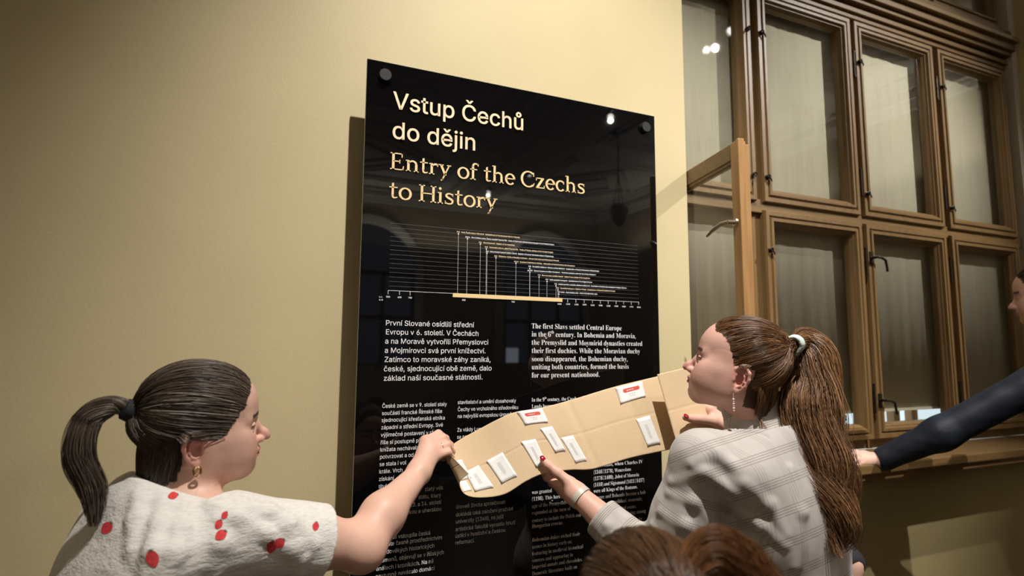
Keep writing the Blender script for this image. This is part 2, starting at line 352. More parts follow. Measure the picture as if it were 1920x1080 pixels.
# ------------------------------------------------------------------ lamps (seen mirrored in the black glass and the panes)
def track_head(p, aim, label):
    top = 5.0 if p[0] > 4 else CEIL; root = empty('track_spotlight', p); d = np.array(aim, float)-np.array(p); d /= np.linalg.norm(d); c = np.array(p, float)
    mm = MB(); mm.lathe([(0, -.11), (.035, -.11), (.042, -.09), (.042, .02), (.055, .055), (.055, .06), (.048, .058), (.04, .03), (0, .03)], c-d*.08, d, 20); h = mm.build('housing', M_silver, smooth=True)
    mm = MB(); mm.lathe([(0, .034), (.039, .034), (.039, .036), (0, .036)], c-d*.08, d, 20); f = mm.build('lamp_face', M_lampface)
    mm = MB(); mm.tube([c-d*.12, c-d*.12+np.array((0, 0, .05)), (c[0], c[1], top)], .008, 8); mm.box((c[0]-.02, c[1]-.08, top-.03), (c[0]+.02, c[1]+.08, top)); a = mm.build('mount', M_silver)
    for q in (h, f, a): q.parent = root; q.matrix_parent_inverse = Matrix.Translation(-root.location)
    return tag(root, label, 'spotlight', 'spotlights on the ceiling beam')
track_head((4.42, -2.35, 4.9), (1.3, -.4, 1.4), 'silver spotlight on the ceiling beam nearest the window')
track_head((4.46, -2.75, 4.9), (2.2, .2, 2.1), 'silver spotlight on the ceiling beam, second from the window')
track_head((4.52, -5.3, 4.9), (.75, -.7, 1.35), 'silver spotlight on the ceiling beam, third from the window')
track_head((4.72, -8.4, 4.9), (5.2, -7.4, 0), 'silver spotlight on the ceiling beam, fourth from the window')
track_head((4.40, -9.8, 4.9), (1.5, -8.5, 0), 'silver spotlight on the ceiling beam farthest from the window')
track_head((.76, -1.75, 4.95), (1.05, 0, 1.5), 'silver spotlight hung above the black panel')
def pendant(x, y):
    root = empty('pendant_lamp', (x, y, CEIL)); parts = []; zb = 3.85
    mm = MB(); mm.lathe([(0, 0), (.13, 0), (.15, -.02), (.07, -.06), (0, -.07)], (x, y, CEIL), (0, 0, 1)); parts.append(mm.build('ceiling_rose', M_iron, smooth=True))
    mm = MB(); mm.tube([(x, y, CEIL-.06), (x, y, zb+.6)], .008, 8)
    for a in (0, 2.1, 4.2): mm.tube([(x, y, zb+.6), (x+.09*math.cos(a), y+.09*math.sin(a), zb+.11)], .005, 6)
    parts.append(mm.build('chain', M_iron))
    mm = MB(); mm.lathe([(0, -.28), (.04, -.25), (.12, -.13), (.16, 0), (.13, .08), (.1, .1), (0, .1)], (x, y, zb), (0, 0, 1)); parts.append(mm.build('globe', M_globe, smooth=True))
    for q in parts: q.parent = root; q.matrix_parent_inverse = Matrix.Translation(-root.location)
    tag(root, 'pendant lamp with a pear shaped milk glass globe, mirrored in the black panel', 'lamp')
pendant(5.35, -6.35)
# ------------------------------------------------------------------ the black glass information panel
YP = -.05
panel = tag(empty('information_panel', (.745, YP, .25)), 'tall black glass information panel with cream heading and white text, mounted on the ochre wall', 'panel')
def ppart(o, p=None):
    o.parent = p or panel; o.matrix_parent_inverse = Matrix.Translation(-panel.location) if p is None else Matrix.Identity(4); return o
PX0, PX1, PZ0, PZ1 = .2538, 1.2353, .22, 2.3663
m = MB(); m.box((PX0, YP, PZ0), (PX1, YP+.009, PZ1)); g = ppart(m.build('glass_sheet', M_blackglass))
m = MB(); m.box((PX0-.0008, YP+.001, PZ0), (PX0, YP+.008, PZ1)); m.box((PX1, YP+.001, PZ0), (PX1+.0012, YP+.008, PZ1)); m.box((PX0, YP+.001, PZ1), (PX1, YP+.008, PZ1+.0012)); ppart(m.build('polished_edge', M_edge))
for x, z in ((.303, 2.324), (1.192, 2.317), (.303, .27), (1.192, .27)):
    m = MB(); m.lathe([(0, -.014), (.0165, -.014), (.018, -.012), (.018, 0), (.012, 0), (.012, .0995), (0, .0995)], (x, YP, z), (0, 1, 0), 32); ppart(m.build('standoff', M_cap, smooth=True))

FD = os.path.join(bpy.utils.resource_path('LOCAL'), 'datafiles', 'fonts')
def font(n):
    try: return bpy.data.fonts.load(os.path.join(FD, n))
    except Exception: return None
F_sans, F_math = font('Inter.woff2'), font('NotoSansMath-Regular.woff2')
def serif(s):
    o = ''
    for ch in s:
        if 'A' <= ch <= 'Z': o += chr(0x1D400+ord(ch)-65)
        elif 'a' <= ch <= 'z': o += chr(0x1D41A+ord(ch)-97)
        elif '0' <= ch <= '9': o += chr(0x1D7CE+ord(ch)-48)
        else: o += ch
    return o
_tc = {}
def text_mesh(s, f, off=0, ext=.0, res=3):
    c = bpy.data.curves.new('t', 'FONT'); c.body = s; c.size = 1; c.offset = off; c.extrude = ext; c.resolution_u = res
    if f: c.font = f
    o = bpy.data.objects.new('t', c); me = bpy.data.meshes.new_from_object(o)
    V = np.zeros(len(me.vertices)*3); me.vertices.foreach_get('co', V); F = [tuple(p.vertices) for p in me.polygons]
    bpy.data.objects.remove(o); bpy.data.curves.remove(c); bpy.data.meshes.remove(me)
    return V.reshape(-1, 3), F
HACEK = {'ř': 'r', 'Č': 'C', 'č': 'c', 'š': 's', 'ě': 'e', 'ž': 'z', 'ů': 'u'}
CAPK = {}
def cap_scale(kind):                             # size such that capitals stand .72 of it
    if kind not in CAPK: V, _ = text_mesh(serif('H') if kind == 'serif' else 'H', F_math if kind == 'serif' else F_sans); CAPK[kind] = (.69 if kind == 'serif' else .727)/V[:, 1].max()
    return CAPK[kind]
def put_line(mb, s, kind, p0, p1, size, xs=None, lift=.0006, ext=.0006, off=0, mi=0):
    """one line of print: p0 start of the baseline, p1 its end (measured), size = em in metres"""
    a = on_y(*p0, YP); plain = ''.join(HACEK.get(c, c) for c in s) if kind == 'serif' else s
    fm = F_math if kind == 'serif' else F_sans; tx = lambda q: text_mesh(serif(q) if kind == 'serif' else q, fm, off-.006 if kind == 'serif' else off)
    if 'ᵗʰ' in plain:                            # ordinal: raised small letters between the two halves
        l, r_ = plain.split('ᵗʰ'); V1, F1 = tx(l); V2, F2 = tx('th'); V3, F3 = tx(r_); x1 = V1[:, 0].max()+.02; V2 = V2*.6+np.array((x1, .30, 0)); x2 = V2[:, 0].max()+(.20 if r_[0] == ' ' else .02); V3 = V3+np.array((x2-V3[:, 0].min(), 0, 0))
        V = np.concatenate([V1, V2, V3]); F = F1+[tuple(i+len(V1) for i in f) for f in F2]+[tuple(i+len(V1)+len(V2) for i in f) for f in F3]; s = plain
    else: V, F = tx(plain if kind == 'serif' else s)
    if not len(V): return 1
    w = V[:, 0].max()-min(0, V[:, 0].min())
    z = a[2]; size = size*cap_scale(kind)
    if p1 is not None:
        b = on_y(*p1, YP); xs = (b[0]-a[0])/w; z = (a[2]+b[2])/2
    elif xs is None: xs = size*.97
    def place(Q, y): return np.stack([a[0]+Q[:, 0]*xs, np.full(len(Q), y), z+Q[:, 1]*size], -1)
    mb.add(place(V, YP-lift), F, mi)
    if kind == 'serif' and plain != s:           # carons over the serif letters
        for i, c in enumerate(s):
            if c in HACEK:
                V1, _ = text_mesh(serif(plain[:i+1]), F_math); V0, _ = text_mesh(serif(plain[:i]) or ' ', F_math)
                x1 = V1[:, 0].max(); x0 = V0[:, 0].max() if len(V0) else 0; cx = (x0+x1)/2+.01
                Q = np.array([(cx-.13, .68, 0), (cx-.07, .68, 0), (cx, .60, 0), (cx+.07, .68, 0), (cx+.13, .68, 0), (cx, .535, 0)])
                mb.add(place(Q, YP-lift), [(0, 1, 2, 5), (2, 3, 4, 5)], mi)
    return xs
def block(name, kind, size, lines, m, lift=.0006, off=0):
    mb = MB(); last = None; y = None
    for s, p0, p1 in lines:
        if y is not None and p0[1]-y > 19: ppart(mb.build(name, m)); mb = MB()
        y = p0[1]
        x = put_line(mb, s, kind, p0, p1, size, last if p1 is None else None, lift=lift, off=off); last = x
    ppart(mb.build(name, m))

h = MB(); h2 = MB()
put_line(h, 'Vstup Čechů', 'sans', (735.5, 202.5), (980, 246), .0675, lift=.003, off=.006)
put_line(h2, 'do dějin', 'sans', (733.5, 259), (890, 283), .0675, lift=.003, off=.006)
for q in (h, h2):
    o = ppart(q.build('heading', M_cream)); sd = o.modifiers.new('solid', 'SOLIDIFY'); sd.thickness = .002; sd.offset = 0
# the slab serif of the English heading, drawn stroke by stroke (cap height .70 em)
def stroke(P, w):
    P = np.array(P, float); w = np.full(len(P), w) if np.isscalar(w) else np.interp(np.linspace(0, 1, len(P)), np.linspace(0, 1, len(w)), w)
    t = np.gradient(P, axis=0); t /= np.linalg.norm(t, axis=1)[:, None]+1e-9; n = np.stack([-t[:, 1], t[:, 0]], -1)*w[:, None]/2
    return np.concatenate([P+n, P-n]), [(i, i+1, len(P)+i+1, len(P)+i) for i in range(len(P)-1)]
def spline(P, n=28):
    P = np.array(P, float); Q = np.concatenate([[2*P[0]-P[1]], P, [2*P[-1]-P[-2]]]); out = []
    for i in range(len(P)-1):
        a, b, c, d = Q[i:i+4]
        for t in np.linspace(0, 1, max(3, n//(len(P)-1)), endpoint=False): out.append(.5*((2*b)+(-a+c)*t+(2*a-5*b+4*c-d)*t*t+(-a+3*b-3*c+d)*t**3))
    return np.array(out+[P[-1]])
def R_(x0, x1, z0, z1): return np.array([(x0, z0), (x1, z0), (x1, z1), (x0, z1)]), [(0, 1, 2, 3)]
def Pg(*p): return np.array(p), [tuple(range(len(p)))]
def st(x, z0, z1, w=.094): return R_(x-w/2, x+w/2, z0, z1)
def bowl(cx, cz, rx, rz, a0, a1, thick=.094, thin=.056, n=40):
    a = np.radians(np.linspace(a0, a1, n)); w = thin+(thick-thin)*np.abs(np.cos(a))**1.3
    return stroke(np.stack([cx+(rx-.03)*np.cos(a), cz+(rz-.022)*np.sin(a)], -1), w)
def dot(cx, cz, r): return Pg(*[(cx+r*math.cos(a), cz+r*math.sin(a)) for a in np.linspace(0, 2*PI, 17)[:-1]])
def flag(x, z): return Pg((x-.105, z-.045), (x-.043, z-.06), (x+.0, z), (x-.02, z), (x-.105, z-.012))
def foot(x, w=.19): return R_(x-w/2, x+w/2, 0, .043)
arch = lambda x0, x1: stroke(spline([(x0, .34), (x0+.06, .41), (x0+.155, .445), (x1-.035, .40), (x1, .30)]), [.045, .06, .075, .086])
GL = {
 'E': (.60, [st(.145, 0, .7), R_(.03, .50, .657, .70), R_(.03, .53, 0, .043), R_(.14, .40, .335, .378), Pg((.455, .70), (.50, .70), (.495, .53), (.46, .53)), Pg((.485, 0), (.535, 0), (.56, .18), (.525, .18)), R_(.375, .41, .28, .43)]),
 'n': (.57, [st(.13, 0, .47), flag(.13, .48), arch(.14, .44), st(.44, 0, .31), foot(.13), foot(.44)]),
 't': (.36, [Pg((.105, .12), (.191, .12), (.191, .64), (.115, .62)), R_(.02, .33, .432, .476), stroke(spline([(.148, .14), (.165, .055), (.23, .03), (.33, .06)]), [.086, .07, .055, .04])]),
 'r': (.41, [st(.13, 0, .47), flag(.13, .48), foot(.13, .22), stroke(spline([(.15, .33), (.20, .41), (.28, .445), (.37, .43)]), [.045, .06, .08, .085]), Pg((.33, .47), (.40, .47), (.385, .35), (.35, .35))]),
 'y': (.53, [stroke([(.095, .46), (.285, .02)], .09), stroke([(.435, .46), (.15, -.19)], .052), R_(.01, .20, .436, .478), R_(.345, .515, .436, .478), Pg((.09, -.18), (.115, -.225), (.205, -.17), (.20, -.10))]),
 'o': (.54, [bowl(.27, .236, .235, .25, 0, 360)]),
 'f': (.36, [st(.14, 0, .58), R_(.02, .32, .432, .476), foot(.14, .23), stroke(spline([(.14, .55), (.16, .66), (.23, .705), (.36, .685)]), [.086, .075, .06, .06]), Pg((.31, .71), (.385, .70), (.37, .60), (.335, .605))]),
 'h': (.58, [st(.13, 0, .74), flag(.13, .75), arch(.14, .44), st(.44, 0, .31), foot(.13), foot(.44)]),
 'e': (.49, [bowl(.25, .236, .215, .25, 4, 318, .094, .056), R_(.07, .445, .235, .278)]),
 'C': (.68, [bowl(.37, .35, .335, .365, 48, 312, .10, .056), Pg((.58, .66), (.625, .68), (.635, .49), (.595, .50)), Pg((.57, .06), (.60, .04), (.655, .19), (.62, .19))]),
 'z': (.48, [R_(.05, .42, .432, .476), R_(.04, .44, 0, .044), Pg((.305, .44), (.42, .44), (.165, .03), (.045, .03)), Pg((.04, .34), (.07, .34), (.09, .476), (.045, .476)), Pg((.405, 0), (.45, 0), (.455, .14), (.425, .14))]),
 'c': (.47, [bowl(.255, .236, .22, .25, 52, 318, .094, .056), Pg((.36, .46), (.42, .44), (.425, .32), (.385, .32))]),
 's': (.44, [stroke(spline([(.365, .37), (.325, .425), (.23, .452), (.13, .425), (.105, .345), (.18, .275), (.30, .22), (.36, .15), (.335, .06), (.23, .022), (.12, .035), (.065, .10)], 66), [.04, .05, .055, .075, .09, .09, .075, .055, .05, .04]), Pg((.345, .46), (.38, .46), (.385, .335), (.35, .345)), Pg((.05, .01), (.085, .01), (.085, .14), (.05, .145))]),
 'H': (.74, [st(.145, 0, .7), st(.60, 0, .7), R_(.14, .60, .335, .378)]+[R_(x-.115, x+.115, z, z+.043) for x in (.145, .60) for z in (0, .657)]),
 'i': (.28, [st(.14, 0, .47), flag(.14, .48), foot(.14, .21), dot(.13, .63, .055)]),
}
def serif_heading(mb, s, p0, p1, size):
    a, b = on_y(*p0, YP), on_y(*p1, YP); adv = sum(GL[c][0] if c != ' ' else .23 for c in s)
    xs = (b[0]-a[0])/(adv-.06); z = (a[2]+b[2])/2; x = -.03
    for c in s:
        if c == ' ': x += .23; continue
        for V, F in GL[c][1]: mb.add(np.stack([a[0]+(x+V[:, 0])*xs, np.full(len(V), YP-.003), z+V[:, 1]*size], -1), F)
        x += GL[c][0]
h = MB(); h2 = MB(); sz = .0695
serif_heading(h, 'Entry of the Czechs', (731, 317.0), (1095.5, 364.8), sz)
serif_heading(h2, 'to History', (729.5, 373.2), (931, 392.0), sz)
for q in (h, h2):
    o = ppart(q.build('heading', M_creamd)); sd = o.modifiers.new('solid', 'SOLIDIFY'); sd.thickness = .002; sd.offset = 0

block('paragraph', 'sans', .0192, [
 ('První Slované osídlili střední', (722.5, 610.8), (889, 613)), ('Evropu v 6. století. V Čechách', (722.5, 627.9), (896.9, 629)),
 ('a na Moravě vytvořili Přemyslovci', (721.4, 645), (915.2, 645.4)), ('a Mojmírovci svá první knížectví.', (720.8, 662.1), (910, 661.9)),
 ('Zatímco to moravské záhy zaniká,', (720.3, 679.4), (919.4, 677.8)), ('české, sjednocující obě země, dalo', (719, 696.9), (921.6, 694)),
 ('základ naší současné státnosti.', (718.6, 714.9), (904.5, 710.4))], M_print, off=.003)
block('paragraph', 'serif', .0222, [
 ('The first Slavs settled Central Europe', (996.4, 616.7), (1165.5, 618.7)), ('in the 6ᵗʰ century. In Bohemia and Moravia,', (996.4, 631.6), (1192, 633.6)),
 ('the Přemyslid and Moymirid dynasties created', (996.4, 646.8), (1204.3, 648.2)), ('their first duchies. While the Moravian duchy', (996.4, 662), (1200, 662.6)),
 ('soon disappeared, the Bohemian duchy,', (996.4, 677.5), (1176.7, 677.2)), ('uniting both countries, formed the basis', (996.4, 692.7), (1178.7, 691.3)),
 ('for our present nationhood.', (996.4, 708.1), (1124, 706.4))], M_print)
ss = .0141
block('paragraph', 'sans', ss, [
 ('České země se v 9. století staly', (716.2, 765), (837.7, 760.8)), ('součástí francké Římské říše', (715.6, 778.8), (828.7, 773.8)),
 ('sjednocující křesťanská etnika', (714.9, 792.2), (833.9, 785.9)), ('západní a střední Evropy. Své', (714.3, 806), (830.3, 798.9)),
 ('výjimečné postavení v rámci', (713.6, 819.8), (826.4, 812.6)), ('říše si postupně převzala', (713, 833.3), None),
 ('knížata nechávala', (712.3, 846.9), None), ('potvrzovat a od', (711.7, 860.4), None), ('se stala i vol', (711, 874.2), None), ('krále. Vrch', (710.5, 888), None),
 ('získání', (710, 902), None), ('titulu', (709.6, 916), None), ('Ot', (709.2, 929.6), None)], M_print, off=.002)
block('paragraph', 'sans', ss, [
 ('zlatý věk', (796, 920.4), (831, 918)), ('státu, který', (784, 935.6), (827, 931.5)), ('13. a 14. století', (768, 950.6), (827, 944.2)), ('českou a uherskou', (752, 965), (827.4, 957.5)),
 ('v ní vstoupila česká', (730, 1012), (806.3, 1001.6)), ('knížata časně prostřednictvím', (710, 1025.5), (828.7, 1011)), ('středověkých historických', (708.5, 1039.5), (814, 1027)),
 ('pramenů, objevují se v říšských', (706.5, 1055), (832, 1039)), ('análech i kronikách. Na ně', (705, 1069.5), (812.8, 1056)), ('postupně navázalo domácí', (703.5, 1084), (815, 1069))], M_print, off=.002)
block('paragraph', 'sans', ss, [
 ('stavitelství a umění dosahovaly', (857.8, 757.5), (967.4, 754.6)), ('Čechy ve vrcholného středověku', (857.8, 771.2), (971.3, 766.8)), ('na nejvyšší evropskou úroveň.', (857.5, 784), (960.9, 779.5)),
 ('Za vlády Lucemburků', (856.9, 809.6), None), ('se na dvoře', (856.5, 822.8), None),
 ('úroveň života společnosti', (854.6, 953.8), (947, 944.3)), ('dokládá také založení pražské', (854.3, 968), (961.9, 957)), ('univerzity (1348), na jejíž', (854, 981.8), (944, 971.5)),
 ('artistické fakultě vyrostlo hnutí', (853.6, 995.6), (965.8, 982.8)), ('ústící v husitství a českou', (853.3, 1008.6), (947, 996.8)), ('reformaci.', (853, 1021), (889.6, 1016.8))], M_print, off=.002)
sr = .0158
block('paragraph', 'serif', sr, [
 ('In the 9ᵗʰ century, the Czech', (996.6, 753.3), (1081, 750.3)), ('Lands became', (996.7, 765.4), None),
 ('was granted', (997.2, 926.6), None), ('(1198). This hereditary', (997.2, 939.4), None), ('age of the Přemyslids', (997.2, 952.4), None), ('expanded at the turn of', (997.2, 965.2), None), ('century to include the Polish and', (997.2, 978.4), (1089, 969.5)),
 ('Hungarian crowns.', (997.2, 990.4), (1055.9, 983)), ('Bohemian dukes etched their', (997.2, 1015.4), (1087.3, 1004.4)), ('names in history early on,', (997.2, 1028.4), (1072.7, 1018.8)),
 ('featuring in medieval historical', (997.2, 1041.2), (1093, 1028.2)), ('sources and appearing in', (997.2, 1054), (1074, 1043.4)), ('imperial annals and chronicles.', (997.2, 1066.6), (1092, 1052)), ('Domestic literature built on', (997.2, 1079), (1081.8, 1066))], M_print)
block('paragraph', 'serif', sr, [
 ('of Romans, when Charles IV', (1112.9, 875.6), (1204.9, 869)), ('(1346–1378), Wenceslaus', (1112.9, 888.4), (1183, 883)), ('(1378–1400), Jobst of Moravia', (1112.9, 900.6), (1197.8, 893)),
 ('(1410) and Sigismund (1411–1437)', (1112.9, 912.4), (1207.8, 903.3)), ('were all Kings of the Romans.', (1112.9, 924), (1195, 915.4)), ('Prague and Bohemia became a hub', (1112.9, 936.4), (1210, 926)),
 ('political, economic,', (1151, 944.2), (1204.4, 937.4)), ('cultural events.', (1153, 957.4), (1193, 951.8)), ('of living among', (1169, 966.5), (1210.7, 960)), ('by', (1198, 976), (1204, 975)), ('city of', (1186, 989), (1206, 986)), ('would', (1114.4, 1033), (1134, 1029.5))], M_print)

# time line: ruled lines, year axis, gold bar, pins and captions
def tp(x, y): return (700+x*.28125, 400+y*.28125)
def rect_px(mb, p, q, th, y=YP-.0005):
    a, b = on_y(*p, YP), on_y(*q, YP); d = b-a; d /= np.linalg.norm(d); n = np.array((-d[2], 0, d[0]))*th/2
    V = np.array([a-n, b-n, b+n, a+n]); V[:, 1] = y; mb.add(V, [(0, 1, 2, 3)])
XA, XB, ZA, ZB = .3314, 1.1555, 1.9042, 1.7161
m = MB()
for i in range(15):
    z = ZA+(ZB-ZA)*i/15
    m.add([(XA, YP-.0004, z-.0003), (XB, YP-.0004, z-.0003), (XB, YP-.0004, z+.0003), (XA, YP-.0004, z+.0003)], [(0, 1, 2, 3)])
ppart(m.build('ruled_lines', M_grey))
m = MB(); m.add([(XA-.002, YP-.0005, ZB-.0005), (XB+.002, YP-.0005, ZB-.0005), (XB+.002, YP-.0005, ZB+.0005), (XA-.002, YP-.0005, ZB+.0005)], [(0, 1, 2, 3)])
for x, y in ((98, 513), (174, 517), (245, 521)): rect_px(m, tp(x, y), tp(x, y+26), .0011)
for x, y in ((1295, 571), (1350, 573), (1405, 575), (1460, 577), (1513, 579), (1565, 581), (1618, 583), (1668, 585), (1719, 587), (1768, 589)): rect_px(m, tp(x, y), tp(x, y+22), .0011)
PINS = [(567, 137), (627, 170), (713, 205), (753, 238), (758, 265), (817, 297), (950, 333), (1042, 367), (1043, 393), (1104, 425), (1157, 455), (1217, 483), (1230, 511), (1236, 538)]
for x, y in PINS:
    a = on_y(*tp(x, y), YP); m.add([(a[0]-.0003, YP-.0005, ZB), (a[0]+.0003, YP-.0005, ZB), (a[0]+.0003, YP-.0005, a[2]), (a[0]-.0003, YP-.0005, a[2])], [(0, 1, 2, 3)])
    m.add([(a[0]+.002*math.cos(t), YP-.0007, a[2]+.002*math.sin(t)) for t in np.linspace(0, 2*PI, 11)[:-1]], [tuple(range(10))])
ppart(m.build('year_axis', M_print))
m = MB(); a, b = on_y(*tp(529, 546), YP), on_y(*tp(1258, 574), YP)
m.add([(a[0], YP-.002, ZB-.0105), (b[0], YP-.002, ZB-.0105), (b[0], YP-.002, ZB+.001), (a[0], YP-.002, ZB+.001)], [(0, 1, 2, 3)])
o = ppart(m.build('gold_bar', M_creamd)); sd = o.modifiers.new('solid', 'SOLIDIFY'); sd.thickness = .002
CAP = [('788   Vznik České marky v Bavorech   Establishment of the Bohemian March in Bavaria', 555, 128, 975, 165, 1),
 ('805/6   Smrt knížete Lecha, Čechy součástí Francké říše   Death of Duke Lech, Bohemia becomes part of the Frankish Empire', 613, 162, 1205, 213, 0),
 ('831   Křest Moravanů   Baptism of the Moravians', 703, 197, 942, 217, 1),
 ('843   Verdunská smlouva, dělení Francké říše   Treaty of Verdun, division of the Frankish Empire', 743, 229, 1197, 264, 1),
 ('845   Křest čtrnácti českých knížat v Řezně   Baptism of fourteen Bohemian dukes in Regensburg', 749, 257, 1200, 292, 0),
 ('863   Příchod sv. Cyrila a Metoděje na Moravu   Arrival of Sts Cyril and Methodius in Moravia', 806, 289, 1236, 320, 1),
 ('906/7   Vyvrácení Velké Moravy Maďary   Destruction of Great Moravia by the Hungarians', 938, 326, 1343, 354, 1),
 ('935   Zavraždění knížete sv. Václava ve Staré Boleslavi   Assassination of Duke St Wenceslas in Stará Boleslav', 1033, 358, 1505, 389, 0),
 ('po 935   Územní expanze za knížete Boleslava I.   Territorial expansion under the rule of Duke Boleslav I', 1028, 385, 1482, 413, 0),
 ('955   Bitva na Lechu, porážka Maďarů   Battle of Lech, defeat of the Hungarians', 1096, 416, 1443, 437, 1),
 ('973   Vznik pražského biskupství   Establishment of the Prague Diocese', 1147, 446, 1458, 463, 0),
 ('993   Založení prvního mužského kláštera na Břevnově   Foundation of the first male monastery in Prague-Břevnov', 1206, 475, 1688, 502, 0),
 ('997   Zavraždění biskupa sv. Vojtěcha v Prusku   Assassination of Bishop St Adalbert in Prussia', 1220, 502, 1610, 523, 1),
 ('999–1004   Krize českého státu   Crisis of the Bohemian state', 1227, 529, 1493, 542, 0)]
mc, mp = MB(), MB()
for s, x0, y0, x1, y1, k in CAP: put_line(mc if k else mp, s, 'sans', tp(x0, y0), tp(x1, y1), .0054, off=.02)
for s, x, y in [('n. l.', 38, 561), ('a. d.', 38, 580), ('500', 85, 561), ('600', 161, 564), ('700', 232, 567), ('800', 591, 582), ('900', 920, 594), ('1000', 1226, 608), ('1100', 1284, 609), ('1200', 1340, 612), ('1300', 1394, 613), ('1400', 1448, 616), ('1500', 1501, 618), ('1600', 1554, 621), ('1700', 1606, 623), ('1800', 1657, 625), ('1900', 1708, 627), ('2000', 1757, 630)]:
    put_line(mp, s, 'sans', tp(x, y), None, .0058, None, off=.02)
ppart(mc.build('timeline_caption', M_cream)); ppart(mp.build('timeline_caption', M_print))
# ------------------------------------------------------------------ smooth solids: signed distances + surface nets
def nrm(v): v = np.asarray(v, float); return v/np.linalg.norm(v)
def smin(a, b, k):
    h = np.clip(.5+.5*(b-a)/k, 0, 1); return b+(a-b)*h-k*h*(1-h)
class Solid:
    """ordered smooth union / subtraction of primitives, with bounding-sphere culling"""
    def __init__(s): s.ops = []
    def _p(s, fn, c, R, k, mode): s.ops.append((fn, np.asarray(c, float), R, k, mode)); return s
    def cone(s, a, b, ra, rb, k=.02, mode='u'):
        a, b = np.asarray(a, float), np.asarray(b, float); ab = b-a; L2 = ab@ab+1e-12
        def fn(P):
            q = P-a; h = np.clip(q@ab/L2, 0, 1); return np.linalg.norm(q-h[:, None]*ab, axis=1)-(ra+(rb-ra)*h)
        return s._p(fn, (a+b)/2, math.sqrt(L2)/2+max(ra, rb), k, mode)
    def ball(s, c, r, k=.02, mode='u'):
        c = np.asarray(c, float); return s._p(lambda P: np.linalg.norm(P-c, axis=1)-r, c, r, k, mode)
    def ell(s, c, r, k=.02, mode='u', fr=None):
        c, r = np.asarray(c, float), np.asarray(r, float); A = np.eye(3) if fr is None else np.asarray(fr)      # rows: axes
        def fn(P):
            q = (P-c) @ A.T; k0 = np.linalg.norm(q/r, axis=1); k1 = np.linalg.norm(q/r**2, axis=1)+1e-9; return k0*(k0-1)/k1
        return s._p(fn, c, r.max(), k, mode)
    def path(s, pts, rs, k=.02, mode='u', k0=None):
        for i in range(len(pts)-1): s.cone(pts[i], pts[i+1], rs[i], rs[i+1], (k0 if i == 0 and k0 else k), mode)
        return s
    def fn(s, f, c, R, k=.02, mode='u'): return s._p(f, c, R, k, mode)
    def __call__(s, P):
        d = np.full(len(P), 10.0)
        for fn, c, R, k, mode in s.ops:
            near = np.linalg.norm(P-c, axis=1)-R
            if mode == 'u':
                m = near < d+k
                if m.any():
                    e = fn(P[m]); d[m] = np.minimum(d[m], e) if k < 1e-6 else smin(d[m], e, k)
            else:                                # subtract
                m = near < k
                if m.any():
                    e = -fn(P[m]); h = d[m]; d[m] = np.maximum(h, e) if k < 1e-6 else -smin(-h, -e, k)
        return d
def nets(f, boxes, B=8):
    """surface nets over a list of (lo, hi, step) boxes, evaluated only in blocks near the surface"""
    VV, FF, n0 = [], [], 0
    for lo, hi, h in boxes:
        lo, hi = np.asarray(lo, float), np.asarray(hi, float); nb = np.maximum(1, np.ceil((hi-lo)/(h*B)).astype(int))
        g = np.stack(np.meshgrid(*[np.arange(n) for n in nb], indexing='ij'), -1).reshape(-1, 3)
        d = f(lo+(g+.5)*h*B); g = g[np.abs(d) < h*B*1.25]
        if not len(g): continue
        D = nb*B+2; loc = np.stack(np.meshgrid(*[np.arange(B+1)]*3, indexing='ij'), -1).reshape(-1, 3)
        ids, pos, quads = [], [], []
        for c0 in range(0, len(g), 400):
            gg = g[c0:c0+400]; G = gg[:, None]*B+loc[None]; v = f((lo+G.reshape(-1, 3)*h)).reshape(len(gg), B+1, B+1, B+1); s = v < 0
            cs = [s[:, i:B+i, j:B+j, k:B+k] for i in (0, 1) for j in (0, 1) for k in (0, 1)]
            act = ~(np.logical_and.reduce(cs) | ~np.logical_or.reduce(cs))
            bi, i, j, k = np.nonzero(act); acc = np.zeros((len(bi), 3)); cnt = np.zeros(len(bi))
            for e in range(3):
                for o1 in (0, 1):
                    for o2 in (0, 1):
                        o = [0, 0, 0]; oth = [q for q in range(3) if q != e]; o[oth[0]] = o1; o[oth[1]] = o2; p = list(o); p[e] = 1
                        a = v[bi, i+o[0], j+o[1], k+o[2]]; b = v[bi, i+p[0], j+p[1], k+p[2]]; x = (a < 0) != (b < 0)
                        t = np.where(x, a/(a-b+1e-20), 0); q = np.tile(np.array(o, float), (len(bi), 1)); q[:, e] = t
                        acc += q*x[:, None]; cnt += x
            C = gg[bi]*B+np.stack([i, j, k], -1); pos.append(lo+(C+acc/cnt[:, None])*h); ids.append((C[:, 0]*D[1]+C[:, 1])*D[2]+C[:, 2])
            for e in range(3):
                sl = [slice(0, B)]*3; s2 = list(sl); s2[e] = slice(1, B+1); a = s[(slice(None), *sl)]; b = s[(slice(None), *s2)]
                bi, i, j, k = np.nonzero(a != b); C = gg[bi]*B+np.stack([i, j, k], -1); fl = a[bi, i, j, k]
                u, w = [(1, 2), (2, 0), (0, 1)][e]; du = np.zeros(3, int); dw = np.zeros(3, int); du[u] = 1; dw[w] = 1
                Q = np.stack([((c[:, 0]*D[1]+c[:, 1])*D[2]+c[:, 2]) for c in (C-du-dw, C-dw, C, C-du)], -1); Q[~fl] = Q[~fl][:, ::-1]; quads.append(Q)
        ids = np.concatenate(ids); pos = np.concatenate(pos); Q = np.concatenate(quads); o = np.argsort(ids); ids, pos = ids[o], pos[o]
        ix = np.clip(np.searchsorted(ids, Q), 0, len(ids)-1); ok = (ids[ix] == Q).all(1); FF.append(ix[ok]+n0); VV.append(pos); n0 += len(pos)
    return np.concatenate(VV), np.concatenate(FF)
